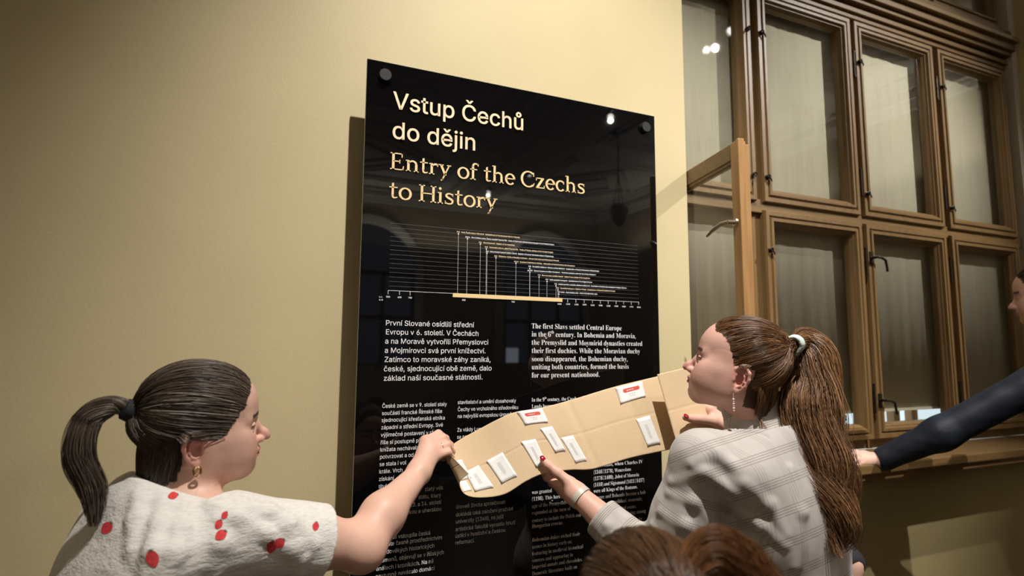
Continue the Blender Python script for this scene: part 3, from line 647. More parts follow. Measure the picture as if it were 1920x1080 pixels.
def np_mesh(name, V, F, m=None, parent=None, smooth=True, col=None, uv=None):
    me = bpy.data.meshes.new(name); V = np.asarray(V, np.float32); F = np.asarray(F); k = F.shape[1]
    me.vertices.add(len(V)); me.vertices.foreach_set('co', V.ravel()); me.loops.add(F.size); me.loops.foreach_set('vertex_index', F.ravel().astype(np.int32))
    me.polygons.add(len(F)); me.polygons.foreach_set('loop_start', np.arange(0, F.size, k, dtype=np.int32))
    try: me.polygons.foreach_set('loop_total', np.full(len(F), k, np.int32))
    except Exception: pass
    me.update(calc_edges=True); me.validate()
    if smooth: me.polygons.foreach_set('use_smooth', np.ones(len(me.polygons), bool))
    if col is not None:
        a = me.color_attributes.new('tint', 'FLOAT_COLOR', 'POINT'); a.data.foreach_set('color', np.concatenate([col, np.ones((len(col), 1))], 1).astype(np.float32).ravel())
    if uv is not None:
        a = me.attributes.new('weave', 'FLOAT2', 'POINT'); a.data.foreach_set('vector', np.asarray(uv, np.float32).ravel())
    return link(name, me, m, parent)
def wob(P, f, seed, n=5):                        # cheap smooth noise: a sum of sines
    r = np.random.default_rng(seed); out = np.zeros(len(P))
    for i in range(n):
        d = r.normal(size=3); d *= f*(1+.45*i)/np.linalg.norm(d); out += np.sin(P@d+r.uniform(0, 6.28))/(1+.4*i)
    return out/n**.5

# ------------------------------------------------------------------ people
def frame_of(az, pitch=0, roll=0):
    """rows: forward, left, up. az from +y towards +x; pitch up positive; roll to the left ear positive (degrees)"""
    a, p, r = map(math.radians, (az, pitch, roll))
    f = np.array([math.sin(a)*math.cos(p), math.cos(a)*math.cos(p), math.sin(p)]); l = np.array([-math.cos(a), math.sin(a), 0.]); u = np.cross(f, l)
    return np.array([f, l*math.cos(r)-u*math.sin(r), u*math.cos(r)+l*math.sin(r)])
EAR = (-.020, -.008)
def head_solid(nose=1.0, chin=0.0, full=0.0):
    s = Solid()
    s.ell((-.001, 0, .048), (.092, .074, .083), 0)                                   # cranium
    s.ell((-.032, 0, .035), (.060, .070, .070), .03)
    s.ell((.036, 0, .052), (.056, .062, .060), .03)                                  # forehead
    s.ell((.040, 0, -.020), (.054, .057, .062), .035)                                # mid face
    for y in (1, -1):
        s.cone((.000, .051*y, -.048), (.066, .016*y, -.078), .016+full, .014+full, .03)   # jaw
        s.cone((-.006, .056*y, -.010), (.000, .052*y, -.046), .014, .014, .03)
        s.ell((.058, .040*y, -.020), (.024, .020, .022), .025)                       # cheek
        s.ell((.060, .033*y, -.046), (.024, .022+full, .024), .025)
        s.ell((.044, .044*y, -.034), (.030, .016, .032), .035)
        s.ell((.026, .050*y, -.028), (.034, .014, .032), .035)
        s.ell((.022, .057*y, -.010), (.032, .012, .032), .03)
        s.cone((.076, .010*y, .034), (.066, .044*y, .030), .011, .010, .018)         # brow ridge
        s.cone((.030, .060*y, -.002), (.062, .048*y, -.004), .010, .010, .02)        # cheek bone
    s.ell((.074+chin, 0, -.077), (.017, .020, .014), .02)                            # chin
    s.ell((.078, 0, -.048), (.022, .028, .026), .02)                                 # muzzle
    for y in (1, -1): s.ell((.094, .033*y, .014), (.018, .017, .011), .012, 's')     # eye sockets
    n = nose
    s.path([(.082, 0, .022), (.094, 0, .008), (.100+.012*n, 0, -.012), (.104+.013*n, 0, -.019)], [.007, .0068, .0075, .0082], .010)
    for y in (1, -1):
        s.ell((.101, .0105*y, -.022), (.011, .0065, .0075), .006)                    # nostril wing
        s.ball((.106, .0062*y, -.0285), .0032, .003, 's')
        s.cone((.088, .024*y, -.024), (.083, .028*y, -.050), .0022, .002, .008, 's') # smile fold
        s.ball((.0755, .032*y, .012), .0130, .001)                                   # eyeball
        s.ell((.0775, .032*y, .0165), (.0125, .0158, .0075), .003)                   # upper lid
        s.ell((.0765, .032*y, .0060), (.0120, .0150, .0048), .003)                   # lower lid
    s.ell((.1005, 0, -.0415), (.0060, .0190, .0050), .006)                           # upper lip
    s.ell((.0985, 0, -.0515), (.0065, .0170, .0055), .006)                           # lower lip
    s.cone((.1050, -.010, -.0462), (.1050, .010, -.0462), .0016, .0016, .003, 's')
    for y in (1, -1): s.cone((.1050, .010*y, -.0462), (.094, .023*y, -.0480), .0016, .0014, .003, 's')
    s.cone((.098, -.012, -.0605), (.098, .012, -.0605), .004, .004, .008, 's')       # chin crease
    for y in (1, -1):                                                                # ears: bowl, helix, antihelix, tragus, lobe
        ax = np.array([nrm((.93, -.36*y, -.12)), nrm(np.cross(nrm((.36*y, .93*y, 0)), (0, 0, 1))) if False else nrm((.10, .99*y, .0)), (0, 0, 1.)])
        ax[0] = nrm(np.cross(ax[1], ax[2])) ; ax[0] *= np.sign(ax[0][0]) if ax[0][0] else 1
        e = np.array((EAR[0], .0765*y, EAR[1])); tl = lambda u, w, z: e+(ax[0]*u+ax[1]*w+np.array((0, 0, 1.))*z)*1.10
        s.ell(tl(-.002, -.004, .001), (.0155, .0045, .0275), .004, 'u', ax)
        H = [(.011, -.003, .010), (.012, .002, .020), (.004, .005, .029), (-.008, .007, .029), (-.017, .009, .019), (-.019, .009, .005), (-.015, .007, -.010), (-.008, .004, -.020)]
        s.path([tl(*p) for p in H], [.0028, .0032, .0036, .0038, .0040, .0038, .0034, .0034], .003)
        s.ell(tl(-.001, .002, -.024), (.0075, .0042, .0085), .005, 'u', ax)          # lobe
        s.ell(tl(.002, .004, -.003), (.0085, .0095, .0120), .004, 's', ax)           # concha
        s.path([tl(-.003, .004, .018), tl(-.009, .006, .010), tl(-.010, .006, -.002), tl(-.006, .005, -.012), tl(.001, .003, -.015)], [.002, .0024, .0026, .0026, .0024], .003)
        s.ell(tl(.0115, .001, -.002), (.0035, .0045, .0060), .004, 'u', ax)          # tragus
    return s
class Head:
    def __init__(h, ear, side, az, pitch, roll, scale=1.0, **kw):
        h.A = frame_of(az, pitch, roll); h.s = scale; h.local = head_solid(**kw)
        h.c = np.asarray(ear)-h.A.T @ (np.array((EAR[0], .078*side, EAR[1]))*scale)
    def w(h, p): return h.c+(np.asarray(p, float)*h.s) @ h.A
    def l(h, P): return ((P-h.c) @ h.A.T)/h.s
    def __call__(h, P): return h.local(h.l(P))*h.s
def finger(s, J, r=(.0085, .0078, .0070, .0058), k=.004, kr=.010): s.path(J, r, k, 'u', kr)
def nail_patch(tip, ax, nrmv, w=.0052, L=.0075):   # small curved plate: rows of vertices
    ax, nv = nrm(ax), nrm(nrmv); nv = nrm(nv-ax*(nv@ax)); sd = np.cross(ax, nv); V, k = [], 7
    for i in range(8):
        t = i/7; ww = w*math.sqrt(max(.02, 1-(2*t-1)**4)) if t > .5 else w*(.75+.5*t)
        for j in range(k):
            u = 2*j/(k-1)-1; V.append(np.asarray(tip)+ax*(t-.5)*2*L+sd*u*ww+nv*(.0012*(1-u*u)+.0004-.0014*(2*t-1)**2))
    return np.array(V), [(i*k+j, i*k+j+1, (i+1)*k+j+1, (i+1)*k+j) for i in range(7) for j in range(k-1)]

def strand_tubes(P, r, cols):
    """P: (n, m, 3) polylines -> triangular tubes; r (n, m)"""
    n, m, _ = P.shape; T = np.gradient(P, axis=1); T /= np.linalg.norm(T, axis=2, keepdims=True)+1e-9
    ref = np.array([.31, .45, .84]); A = np.cross(T, ref); A /= np.linalg.norm(A, axis=2, keepdims=True)+1e-9; Bv = np.cross(T, A)
    V = np.stack([P+r[..., None]*(math.cos(t)*A+math.sin(t)*Bv) for t in (0, 2.094, 4.189)], 2)
    base = (np.arange(n)[:, None]*m+np.arange(m-1)[None])*3
    F = np.stack([np.stack([base+j, base+(j+1) % 3, base+3+(j+1) % 3, base+3+j], -1) for j in range(3)], 2).reshape(-1, 4)
    return V.reshape(-1, 3), F, np.repeat(cols, m*3, axis=0)
def cr(P, n):                                    # Catmull-Rom through points, n samples
    P = np.asarray(P, float); Q = np.concatenate([[2*P[0]-P[1]], P, [2*P[-1]-P[-2]]]); x = np.linspace(0, len(P)-1-1e-9, n); i = x.astype(int); t = (x-i)[:, None]
    a, b, c, d = Q[i], Q[i+1], Q[i+2], Q[i+3]; return .5*((2*b)+(-a+c)*t+(2*a-5*b+4*c-d)*t*t+(-a+3*b-3*c+d)*t**3)
def scalp_strands(h, roots, tie, lift, n, seed, m=16, part=None, rr=.0006, wavy=.0008, nape=0, crown=0):
    """combed-back hair: from each root over the skull to the tie"""
    r = np.random.default_rng(seed); pw = np.where((roots[:, 2] < .0), 2.6, 1.0); roots = roots[r.choice(len(roots), n, replace=True, p=pw/pw.sum())]; roots = roots+r.normal(0, .0016, (n, 3)); O = np.array((-.012, 0, .035)); tie = np.asarray(tie)
    a = roots-O; a /= np.linalg.norm(a, axis=1, keepdims=True); b = nrm(tie-O); b = np.tile(b, (n, 1))+r.normal(0, .045, (n, 3)); b /= np.linalg.norm(b, axis=1, keepdims=True)
    w = np.arccos(np.clip((a*b).sum(1), -1, 1)); t = np.linspace(0, 1, m)[None]; sw = np.sin(w)[:, None]+1e-6
    D = (np.sin((1-t)*w[:, None])/sw)[..., None]*a[:, None]+(np.sin(t*w[:, None])/sw)[..., None]*b[:, None]; D /= np.linalg.norm(D, axis=2, keepdims=True)
    Df = D.reshape(-1, 3); rad = np.full(len(Df), .17)
    for _ in range(14): rad -= h.local(O+Df*rad[:, None])*.9
    rad = rad.reshape(n, m); u = r.uniform(0, 1, n)[:, None]
    clump = wob(roots*1.0, 130, seed+5)[:, None]
    L = (.0012+lift*(1+nape*np.clip((.02-roots[:, 2:3])/.05, 0, 1)+crown*np.clip((roots[:, 2:3]-.07)/.05, 0, 1))*(.15+.85*u**.7)*np.sin(np.clip(t*1.25, 0, 1)*PI/2)**.8)*(1+.10*clump)+wavy*np.sin(t*9+u*40)*t
    P = O+D*(rad+L)[..., None]
    end = O+b*(np.linalg.norm(tie-O)+r.uniform(-.006, .006, n))[:, None]
    e = (np.clip((t-.72)/.28, 0, 1)**1.5)[..., None]; P = P*(1-e)+end[:, None]*e
    R = np.full((n, m), rr)*r.uniform(.7, 1.3, (n, 1))
    return h.c+(P*h.s) @ h.A, R
def nape_strands(h, n, seed, z0, z1, rad=.066, c=-.030, spread=72):
    """short loose hair lying over the nape"""
    r = np.random.default_rng(seed); m = 12; ph = np.radians(r.uniform(-spread, spread, n))[:, None]; t = np.linspace(0, 1, m)[None]; lo = (z1+r.uniform(-.012, .012, n))[:, None]
    R = rad+r.uniform(-.004, .006, (n, 1))+.006*np.sin(t*PI); ph = ph*(1-.25*t)+.05*np.sin(t*5+r.uniform(0, 6, (n, 1))); z = z0+(lo-z0)*t
    P = np.stack([c-R*np.cos(ph)-.012*t*0, R*np.sin(ph), z], -1); return h.c+(P*h.s) @ h.A, np.full((n, m), .0006)*r.uniform(.7, 1.3, (n, 1))
def tail_strands(path, width, n, seed, m=34, wav=.006, spread=1.0, rr=.0007, sag=.0, flat=.8, view=None):
    """a ponytail: strands spread over the sections of a guide curve"""
    r = np.random.default_rng(seed); G = cr(path, m); Wd = np.interp(np.linspace(0, 1, m), np.linspace(0, 1, len(width)), width); T = np.gradient(G, axis=0); T /= np.linalg.norm(T, axis=1, keepdims=True)
    vw = np.array(view if view is not None else AX[2]); A = np.cross(T, vw); A /= np.linalg.norm(A, axis=1, keepdims=True); Bv = np.cross(T, A)
    th = r.uniform(0, 2*PI, n); q = np.sqrt(r.uniform(0, 1, n)); u, v = q*np.cos(th), q*np.sin(th)*flat; t = np.linspace(0, 1, m)[None]
    clump = r.integers(0, 26, n); ph = r.uniform(0, 6.28, 26)[clump][:, None]+r.normal(0, .16, (n, 1)); am = r.uniform(.5, 1.6, 26)[clump][:, None]
    cu = r.normal(0, .5, 26)[clump]*.6; cv = r.normal(0, .5, 26)[clump]*.6
    uu = u[:, None]*(1-.35*t)+cu[:, None]*.35*t*1.2+am*wav*np.sin(t*11+ph)*t/np.maximum(Wd[None], .01); vv = v[:, None]*(1-.35*t)+cv[:, None]*.35*t+am*wav*np.cos(t*9+ph*1.3)*t/np.maximum(Wd[None], .01)
    P = G[None]+A[None]*(uu*Wd[None])[..., None]+Bv[None]*(vv*Wd[None])[..., None]
    cut = r.uniform(.80, 1.0, n); x = np.clip(np.linspace(0, 1, m)[None]*cut[:, None], 0, 1)*(m-1); i = np.minimum(x.astype(int), m-2); fr = (x-i)[..., None]; k = np.arange(n)[:, None]
    P = P[k, i]*(1-fr)+P[k, i+1]*fr
    return P, np.full((n, m), rr)*r.uniform(.7, 1.3, (n, 1))*np.linspace(1, .55, m)[None]
def hair_cols(n, cols, seed, var=.3, P=None):
    r = np.random.default_rng(seed); k = r.integers(0, len(cols), n)
    if P is not None: g = np.clip((wob(P[:, P.shape[1]//3], 330, seed)*.5+.5)*len(cols), 0, len(cols)-1).astype(int); k = np.where(r.uniform(size=n) < .6, g, k)
    c = np.array(cols)[k]; return c*r.uniform(1-var, 1+var, (n, 1))
def tint_mat(name, rough, sss=0, spec=.45, coat=0, bumpd=0, bscale=300):
    m, nt, b = new_mat(name); a = N(nt, 'ShaderNodeAttribute', attribute_name='tint'); nt.links.new(a.outputs['Color'], b.inputs['Base Color'])
    b.inputs['Roughness'].default_value = rough; b.inputs['Specular IOR Level'].default_value = spec
    if sss: b.inputs['Subsurface Weight'].default_value = sss; b.inputs['Subsurface Radius'].default_value = (.012, .005, .003); b.inputs['Subsurface Scale'].default_value = .6
    if bumpd: bump(nt, b, noise(nt, objco(nt), bscale, 2).outputs[0], .4, bumpd)
    return m
M_skin = tint_mat('skin', .48, .12, .38, bumpd=.0006)
M_hair = tint_mat('hair_strands', .36, 0, .55)
M_nail = mat('dark_red_nail_varnish', (.28, .008, .022, 1), .12, 0, .6)
M_gold = mat('gold', (.85, .6, .32, 1), .2, 1); M_steel = mat('bright_steel', (.8, .78, .74, 1), .18, 1)
M_pearl = mat('pearl_bead', (.75, .6, .55, 1), .25); M_strap = mat('ivory_watch_strap', (.55, .50, .43, 1), .4)
M_mint = noisy('mint_hair_tie', (.50, .66, .60, 1), (.72, .84, .78, 1), 160, .8); M_blackcloth = noisy('black_cloth', (.012, .012, .014, 1), (.02, .02, .022, 1), 60, .8)

def skin_cols(V, h, base, hairc, hairfn, lips, redness=.10):
    c = np.tile(np.array(base), (len(V), 1)); L = h.l(V); inh = (np.linalg.norm(L-np.array((.0, 0, .02)), axis=1) < .17) & (L[:, 2] > -.11)
    c *= (1+.05*wob(V, 55, 3)[:, None]); red = np.zeros(len(V))
    def blob(p, r): return np.exp(-((L-np.array(p))**2).sum(1)/r**2)
    for y in (1, -1): red += .8*blob((.075, .040*y, -.025), .026)+1.5*blob((EAR[0]-.005, .082*y, EAR[1]+.004), .026)
    red += 1.0*blob((.115, 0, -.018), .016)+.5*blob((.09, 0, -.08), .02)
    red *= inh
    c *= 1-np.clip(red, 0, 1.3)[:, None]*np.array((.02, redness*2.2, redness*2.0))
    lip = inh & (L[:, 0] > .088) & (np.abs(L[:, 1]) < .024) & (np.abs(L[:, 2]+.0462) < .0125*np.sqrt(np.clip(1-(L[:, 1]/.025)**2, 0, 1))); c[lip] = lips
    for y in (1, -1):
        br = inh & (L[:, 0] > .05) & (np.abs(L[:, 2]-(.0365-.10*np.clip(np.abs(L[:, 1])-.034, 0, 1)+.10*np.clip(.02-np.abs(L[:, 1]), 0, 1))) < .0042) & (np.abs(L[:, 1]) > .011) & (np.abs(L[:, 1]) < .050); c[br] = np.array(hairc)*.8+.03
        ey = L-np.array((.0755, .032*y, .012)); eb = inh & (np.linalg.norm(ey, axis=1) < .0139) & (L[:, 2] < .0150) & (L[:, 2] > .0075) & (L[:, 0] > .083); c[eb] = (.55, .50, .46); c[eb & (np.linalg.norm(ey[:, 1:], axis=1) < .0058)] = (.05, .04, .03)
        lash = inh & (np.linalg.norm(ey, axis=1) < .0165) & (np.abs(L[:, 2]-.0158) < .0013) & (L[:, 0] > .078); c[lash] = (.05, .03, .02)
    hm = hairfn(L) & inh & (L[:, 2] > -.09); c[hm] = hairc
    return np.clip(c, 0, 1), hm, L
VW = np.array((.62, .78, 0.))                    # the direction in which the crowd faces the wall
SKIN = np.array((.65, .40, .315))
def torso(s, Nk, A, sc=1.0, off=0.0, w=1.0, hips=True, k=.05, bust=.075):
    """trunk from the base of the neck down; A rows forward, left, up"""
    f, l, u = A; P = lambda a, b, c: Nk+f*a*sc+l*b*sc+u*c*sc
    o = off
    s.ell(P(-.015, 0, -.20), np.array((.105*w, .150*w, .20))*sc+o, k, 'u', A)
    s.ell(P(-.01, 0, -.40), np.array((.105*w, .135*w, .17))*sc+o, k, 'u', A)
    s.ell(P(-.03, 0, -.58), np.array((.120*w, .165*w, .14))*sc+o, k, 'u', A)
    for y in (1, -1):
        if bust: s.ell(P(.075, .075*y, -.27), np.array((.055, .07, .07))*sc*(bust/.075)+o, .04, 'u', A)
        s.cone(P(-.035, .035*y, -.015), P(-.03, .135*y, -.075), .042*sc+o, .045*sc+o, .04)
        s.ell(P(-.065, .075*y, -.16), np.array((.04, .065, .10))*sc+o, .04, 'u', A)
    return s
def legs(s, Nk, A, sc=1.0, off=0, r=(.088, .055, .042)):
    f, l, u = A; ff = nrm((f[0], f[1], 0)); ll = np.array((-ff[1], ff[0], 0)); hip = Nk-u*.62*sc-f*.03
    for y in (1, -1):
        a = hip+ll*.085*y*sc; z = a[2]; kn = np.array((*(a+ff*.03+ll*.01*y)[:2], z*.53)); an = np.array((*(a-ff*.01+ll*.02*y)[:2], .09))
        s.cone(a, kn, r[0]*sc+off, r[1]*sc+off, .04); s.cone(kn, an, r[1]*sc+off, r[2]*sc+off, .03)
    return s
def feet(Nk, A, sc=1.0):
    f, l, u = A; ff = nrm((f[0], f[1], 0)); ll = np.array((-ff[1], ff[0], 0)); hip = Nk-u*.62*sc-f*.03; s = Solid()
    for y in (1, -1):
        a = hip+ll*.105*y*sc; b = np.array((*(a-ff*.045)[:2], .045)); c = np.array((*(a+ff*.15+ll*.02*y)[:2], .032)); s.cone(b, c, .042, .03, .02); s.cone(b, b+np.array((0, 0, .06)), .04, .042, .02)
    s.fn(lambda P: P[:, 2], (0, 0, -1e3), 1e4, 0, 'u') if False else None
    return s
def drop_on(f, px, py, start, sink=0):               # follow the measured line of sight to the cloth surface
    d = nrm(at(px, py, 1)-CAM); t = start
    for _ in range(60): t += float(f((CAM+d*t)[None])[0])*.8
    p = CAM+d*(t+sink); return p if t < start+1.2 else None
def ridge(s, runs, start, rs, k=.014):               # soft cloth folds lying on a garment
    Q = []
    for run, r in zip(runs, rs):
        pts = [drop_on(s, x, y, start, r*.62) for x, y in run]
        pts = [p for p in pts if p is not None]
        if len(pts) > 1: Q.append((pts, r))
    for pts, r in Q: s.path(pts, [r*.55]+[r]*(len(pts)-2)+[r*.5], k)
def bbox(*pts, pad=.1): p = np.array(pts); return p.min(0)-pad, p.max(0)+pad
M_trouser = noisy('dark_denim', (.018, .02, .03, 1), (.03, .034, .05, 1), 80, .8); M_shoe = mat('dark_shoe_leather', (.02, .016, .014, 1), .4)
def lower_body(root, Nk, A, sc, m=M_trouser):
    s = Solid(); hip = Nk-A[2]*.60*sc-A[0]*.03; s.ell(hip, np.array((.125, .172, .13))*sc, .04, 'u', A); legs(s, Nk, A, sc, .012)
    lo, hi = bbox(hip, (hip[0], hip[1], .08), pad=.28); lo[2] = .07; V, F = nets(s, [(lo, hi, .012)]); np_mesh('trousers', V, F, m, root)
    s = feet(Nk, A, sc); V, F = nets(s, [(*bbox((hip[0], hip[1], .06), pad=.3), .009)]); V[:, 2] = np.maximum(V[:, 2], .002); np_mesh('shoes', V, F, m if False else M_shoe, root)

def hair_region(L, hx=.044, slope=.42, low=.004, side=.9, y0=.062):
    j = .0016*wob(L, 300, 77)+.0008*wob(L, 800, 78)
    front = L[:, 0] < hx+(L[:, 2]-.01)*slope+j-side*np.clip(np.abs(L[:, 1])-y0, 0, 1)
    ear = (np.abs(L[:, 1]) > .064) & (L[:, 2] < EAR[1]+.031) & (L[:, 0] > EAR[0]-.026) & (L[:, 0] < EAR[0]+.022)
    return front & (L[:, 2] > np.where(L[:, 0] > EAR[0]-.018, low+.006*np.clip((L[:, 0])/.03, -1, 1)+j, -.068+j)) & ~ear
# ============ the woman in the strawberry shirt ============
Lh = Head(at(366, 843, 1.075), -1, 80, 2, -9, 1.0, nose=1.05, full=.001, chin=.004)
LN = at(312, 930, 1.12); LA = frame_of(62, -8, -4)
Lsh, Lel, Lwr = at(440, 1004, 1.09), at(676, 1022, 1.25), at(783, 890, 1.44)
LH = {'index': [(797, 827, 1.515), (822, 813, 1.555), (836, 822, 1.575), (841, 838, 1.570)], 'middle': [(804, 834, 1.505), (831, 821, 1.540), (844, 834, 1.563), (845, 850, 1.560)],
      'ring': [(810, 844, 1.495), (839, 834, 1.525), (848, 846, 1.548), (845, 858, 1.552)], 'pinky': [(815, 856, 1.487), (841, 848, 1.510), (847, 857, 1.526), (842, 866, 1.532)],
      'thumb': [(797, 872, 1.515), (815, 856, 1.55), (832, 856, 1.572), (842, 850, 1.580)]}
LH = {k: [at(*p) for p in v] for k, v in LH.items()}
def build_left():
    s = Solid(); s._p(lambda P: Lh(P), Lh.c, .165, 0, 'u')
    s.cone(Lh.w((-.030, 0, -.045)), LN-LA[2]*.01, .058, .066, .03)
    s.ell(Lh.w((.022, 0, -.066)), (.048, .044, .026), .03, 'u', Lh.A)               # soft under-chin
    s.cone(LN-LA[2]*.02, Lsh+np.array((-.05, 0, .02)), .058, .055, .05)
    s.path([Lsh, Lsh*.45+Lel*.55, Lel], [.060, .056, .044], .03)
    s.ball(Lel+np.array((.006, -.012, -.012)), .036, .03)                            # elbow point
    fm = Lel*.62+Lwr*.38+np.array((-.004, -.004, .004)); s.path([Lel, fm, Lwr], [.045, .045, .0275], .03)
    kn = [LH[f][0] for f in ('index', 'middle', 'ring', 'pinky')]
    for q, r0 in zip(kn, (.0125, .0125, .0120, .0110)): s.cone(Lwr+(q-Lwr)*.12, q, .0185, r0, .022)
    for f, k in (('index', 1.06), ('middle', 1.06), ('ring', 1.0), ('pinky', .9)): finger(s, LH[f], [r*k for r in (.0108, .0096, .0085, .0070)], .004, .012)
    s.path([Lwr*.7+LH['thumb'][0]*.3]+LH['thumb'], [.016, .0150, .0125, .0105, .0085], .006, 'u', .02)
    hb = bbox(Lh.c, pad=.165); hb[0][2] -= .06; ab = bbox(Lsh, Lel, Lwr, *LH['thumb'], *LH['ring'], *LH['index'], pad=.065)
    hb = (hb[0], np.array(hb[1])); ab[0][0] = max(ab[0][0], hb[1][0]-.02) if False else ab[0][0]
    core = torso(Solid(), LN, LA, 1.0, -.008, 1.05); shl = LN+LA[1]*.165-LA[2]*.09; core.path([shl, shl-LA[2]*.27+LA[0]*.05, shl-LA[2]*.40+LA[0]*.20], [.05, .04, .028], .03)
    lo, hi = bbox(LN, LN-LA[2]*.75, shl, pad=.26)
    V1, F1 = nets(s, [(hb[0], hb[1], .0021)]); V2, F2 = nets(s, [(ab[0], ab[1], .0026)]); V3, F3 = nets(core, [(lo, hi, .012)])
    keep = (V2[F2[:, 0]] < hb[0]).any(1) | (V2[F2[:, 0]] > hb[1]).any(1); F2 = F2[keep]
    V = np.concatenate([V1, V2, V3]); F = np.concatenate([F1, F2+len(V1), F3+len(V1)+len(V2)])
    hairline = hair_region
    dark = np.array((.05, .036, .027)); col, hm, L = skin_cols(V1, Lh, SKIN, dark, hairline, (.50, .20, .17))
    c2 = np.tile(SKIN*np.array((1.03, 1.02, 1.0)), (len(V2)+len(V3), 1)); P2 = np.concatenate([V2, V3]); c2 *= (1+.04*wob(P2, 60, 9))[:, None]
    for q in kn+[LH[f][1] for f in ('index', 'middle', 'ring', 'pinky')]+[Lel]: c2 *= 1-np.exp(-((P2-q)**2).sum(1)/.012**2)[:, None]*np.array((0, .13, .12))
    body = np_mesh('person', V, F, M_skin, None, True, np.concatenate([col, np.clip(c2, 0, 1)]))
    tag(body, 'woman with grey-streaked brown hair in a white strawberry print T-shirt, bare arm stretched out', 'person')
    # hair
    roots = L[hm]; tie = np.array((-.116, .0, .052)); cols = [(.075, .052, .038), (.10, .072, .053), (.058, .040, .030), (.15, .118, .092), (.34, .29, .25)]
    P, R = scalp_strands(Lh, roots, tie, .010, 7000, 11, rr=.00055, nape=1.6, crown=1.1); Vh, Fh, Ch = strand_tubes(P, R, hair_cols(len(P), cols[:4]+cols[:3], 3, P=P))
    P, R = scalp_strands(Lh, roots[roots[:, 2] > .03], tie, .012, 420, 12, rr=.0004); Vg, Fg, Cg = strand_tubes(P, R, hair_cols(len(P), [cols[4], cols[3]], 4))
    P, R = nape_strands(Lh, 1500, 13, .012, -.088, .068, -.030, 80); Vn, Fn, Cn = strand_tubes(P, R, hair_cols(len(P), cols[:3], 5)*.8)
    hair = np_mesh('hair', np.concatenate([Vh, Vg, Vn]), np.concatenate([Fh, Fg+len(Vh), Fn+len(Vh)+len(Vg)]), M_hair, body, True, np.clip(np.concatenate([Ch, Cg, Cn]), 0, 1))
    T0 = Lh.w(tie); p = [T0, T0+np.array((-.03, -.01, .012)), T0+np.array((-.065, -.02, -.01)), T0+np.array((-.07, -.03, -.07)), T0+np.array((-.045, -.035, -.13)), T0+np.array((-.04, -.035, -.19))]
    P, R = tail_strands(p, [.014, .018, .028, .032, .028, .012], 1100, 21, view=VW, wav=.004); Vt, Ft, Ct = strand_tubes(P, R, hair_cols(len(P), cols[:4], 5)); np_mesh('ponytail', Vt, Ft, M_hair, hair, True, np.clip(Ct, 0, 1))
    m = MB(); d = nrm(p[1]-p[0]); m.lathe([(.012, -.016), (.019, -.012), (.021, 0), (.019, .012), (.012, .016)], T0+d*.004, d, 20); m.build('hair_tie', M_blackcloth, hair, smooth=True)
    m = MB(); e = Lh.w((EAR[0]+.004, -.084, EAR[1]-.034)); t = np.linspace(0, 2*PI, 21); m.tube([e+Lh.A[0]*.006*math.cos(a)+np.array((0, 0, 1))*(.0085*math.sin(a)-.004)+Lh.A[1]*-.002 for a in t], .0022, 8); m.build('earring', M_gold, body, smooth=True)
    q = LH['ring']; c = q[0]*.42+q[1]*.58; d = nrm(q[1]-q[0]); u = nrm(np.cross(d, (0, 0, 1))); w = np.cross(d, u); m = MB(); m.tube([c+(u*math.cos(a)+w*math.sin(a))*.0108 for a in t], .0013, 8); m.build('ring', M_steel, body, smooth=True)
    for f in ('index', 'middle', 'ring', 'pinky'):
        pass
    # T-shirt
    sh = torso(Solid(), LN, LA, 1.0, .012, 1.08, k=.06)
    send = Lsh*.36+Lel*.64; ax = nrm(Lel-Lsh)
    sh.cone(LN-LA[2]*.035-LA[0]*.02, Lsh+np.array((-.03, 0, .0)), .066, .068, .05)
    sh.cone(Lsh, send+ax*.10, .073, .076, .05); s2 = LN+LA[1]*.165-LA[2]*.09; sh.cone(s2, s2-LA[2]*.22+LA[0]*.04, .064, .066, .04)
    ridge(sh, [((395, 945), (440, 968), (500, 1000), (565, 1045)), ((450, 945), (500, 962), (545, 985), (588, 1022)), ((305, 940), (298, 985), (288, 1030), (275, 1078)), ((345, 950), (340, 990), (330, 1035), (312, 1078)), ((505, 955), (532, 985), (550, 1025), (558, 1070)), ((262, 925), (256, 975), (250, 1030)), ((410, 975), (416, 1020), (405, 1075))], .95, [.008, .007, .008, .008, .007, .007, .008], .022)
    base = sh.__call__
    nkc = LN+np.array((.004, -.004, .0))
    def shirt(P):
        d = base(P)+.0013*wob(P*np.array((1, 1, .6)), 24, 31)+.0005*wob(P*np.array((1.2, 1, .5)), 70, 32)
        q = (P-send)@ax; arm = np.linalg.norm(P-send-q[:, None]*ax, axis=1) < .13
        d = np.where(arm, np.maximum(d, q-.0), d)
        hole = np.maximum(.058-.0*q-np.abs(0*q)-np.linalg.norm(P-send-q[:, None]*ax, axis=1), -(q+.03)) if False else None
        ar = np.linalg.norm(P-send-q[:, None]*ax, axis=1); d = np.maximum(d, np.where(arm & (q > -.035), .0635-ar, -1))   # open sleeve
        # neckline: cut by a collar plane around the neck
        v = P-nkc; tilt = nrm(LA[2]*1.0+LA[0]*.30); hgt = v@tilt; rr = np.linalg.norm(v-hgt[:, None]*tilt, axis=1)
        cut = np.where(rr < .12, hgt-.018-.15*(rr-.07), -1); d = np.maximum(d, cut)
        collar = np.sqrt((rr-.078)**2+((hgt-.010))**2)-.0065
        return smin(d, np.where(rr < .2, collar, 1), .006)
    lo, hi = bbox(LN, LN-LA[2]*.72, s2, send, pad=.2); hi[2] = LN[2]+.08; lo[2] = LN[2]-.78
    up = (np.array((lo[0], lo[1], LN[2]-.26)), hi); dn = (lo, np.array((hi[0], hi[1], LN[2]-.25)))
    V, F = nets(shirt, [(*up, .003)]); Vd, Fd = nets(shirt, [(*dn, .009)])
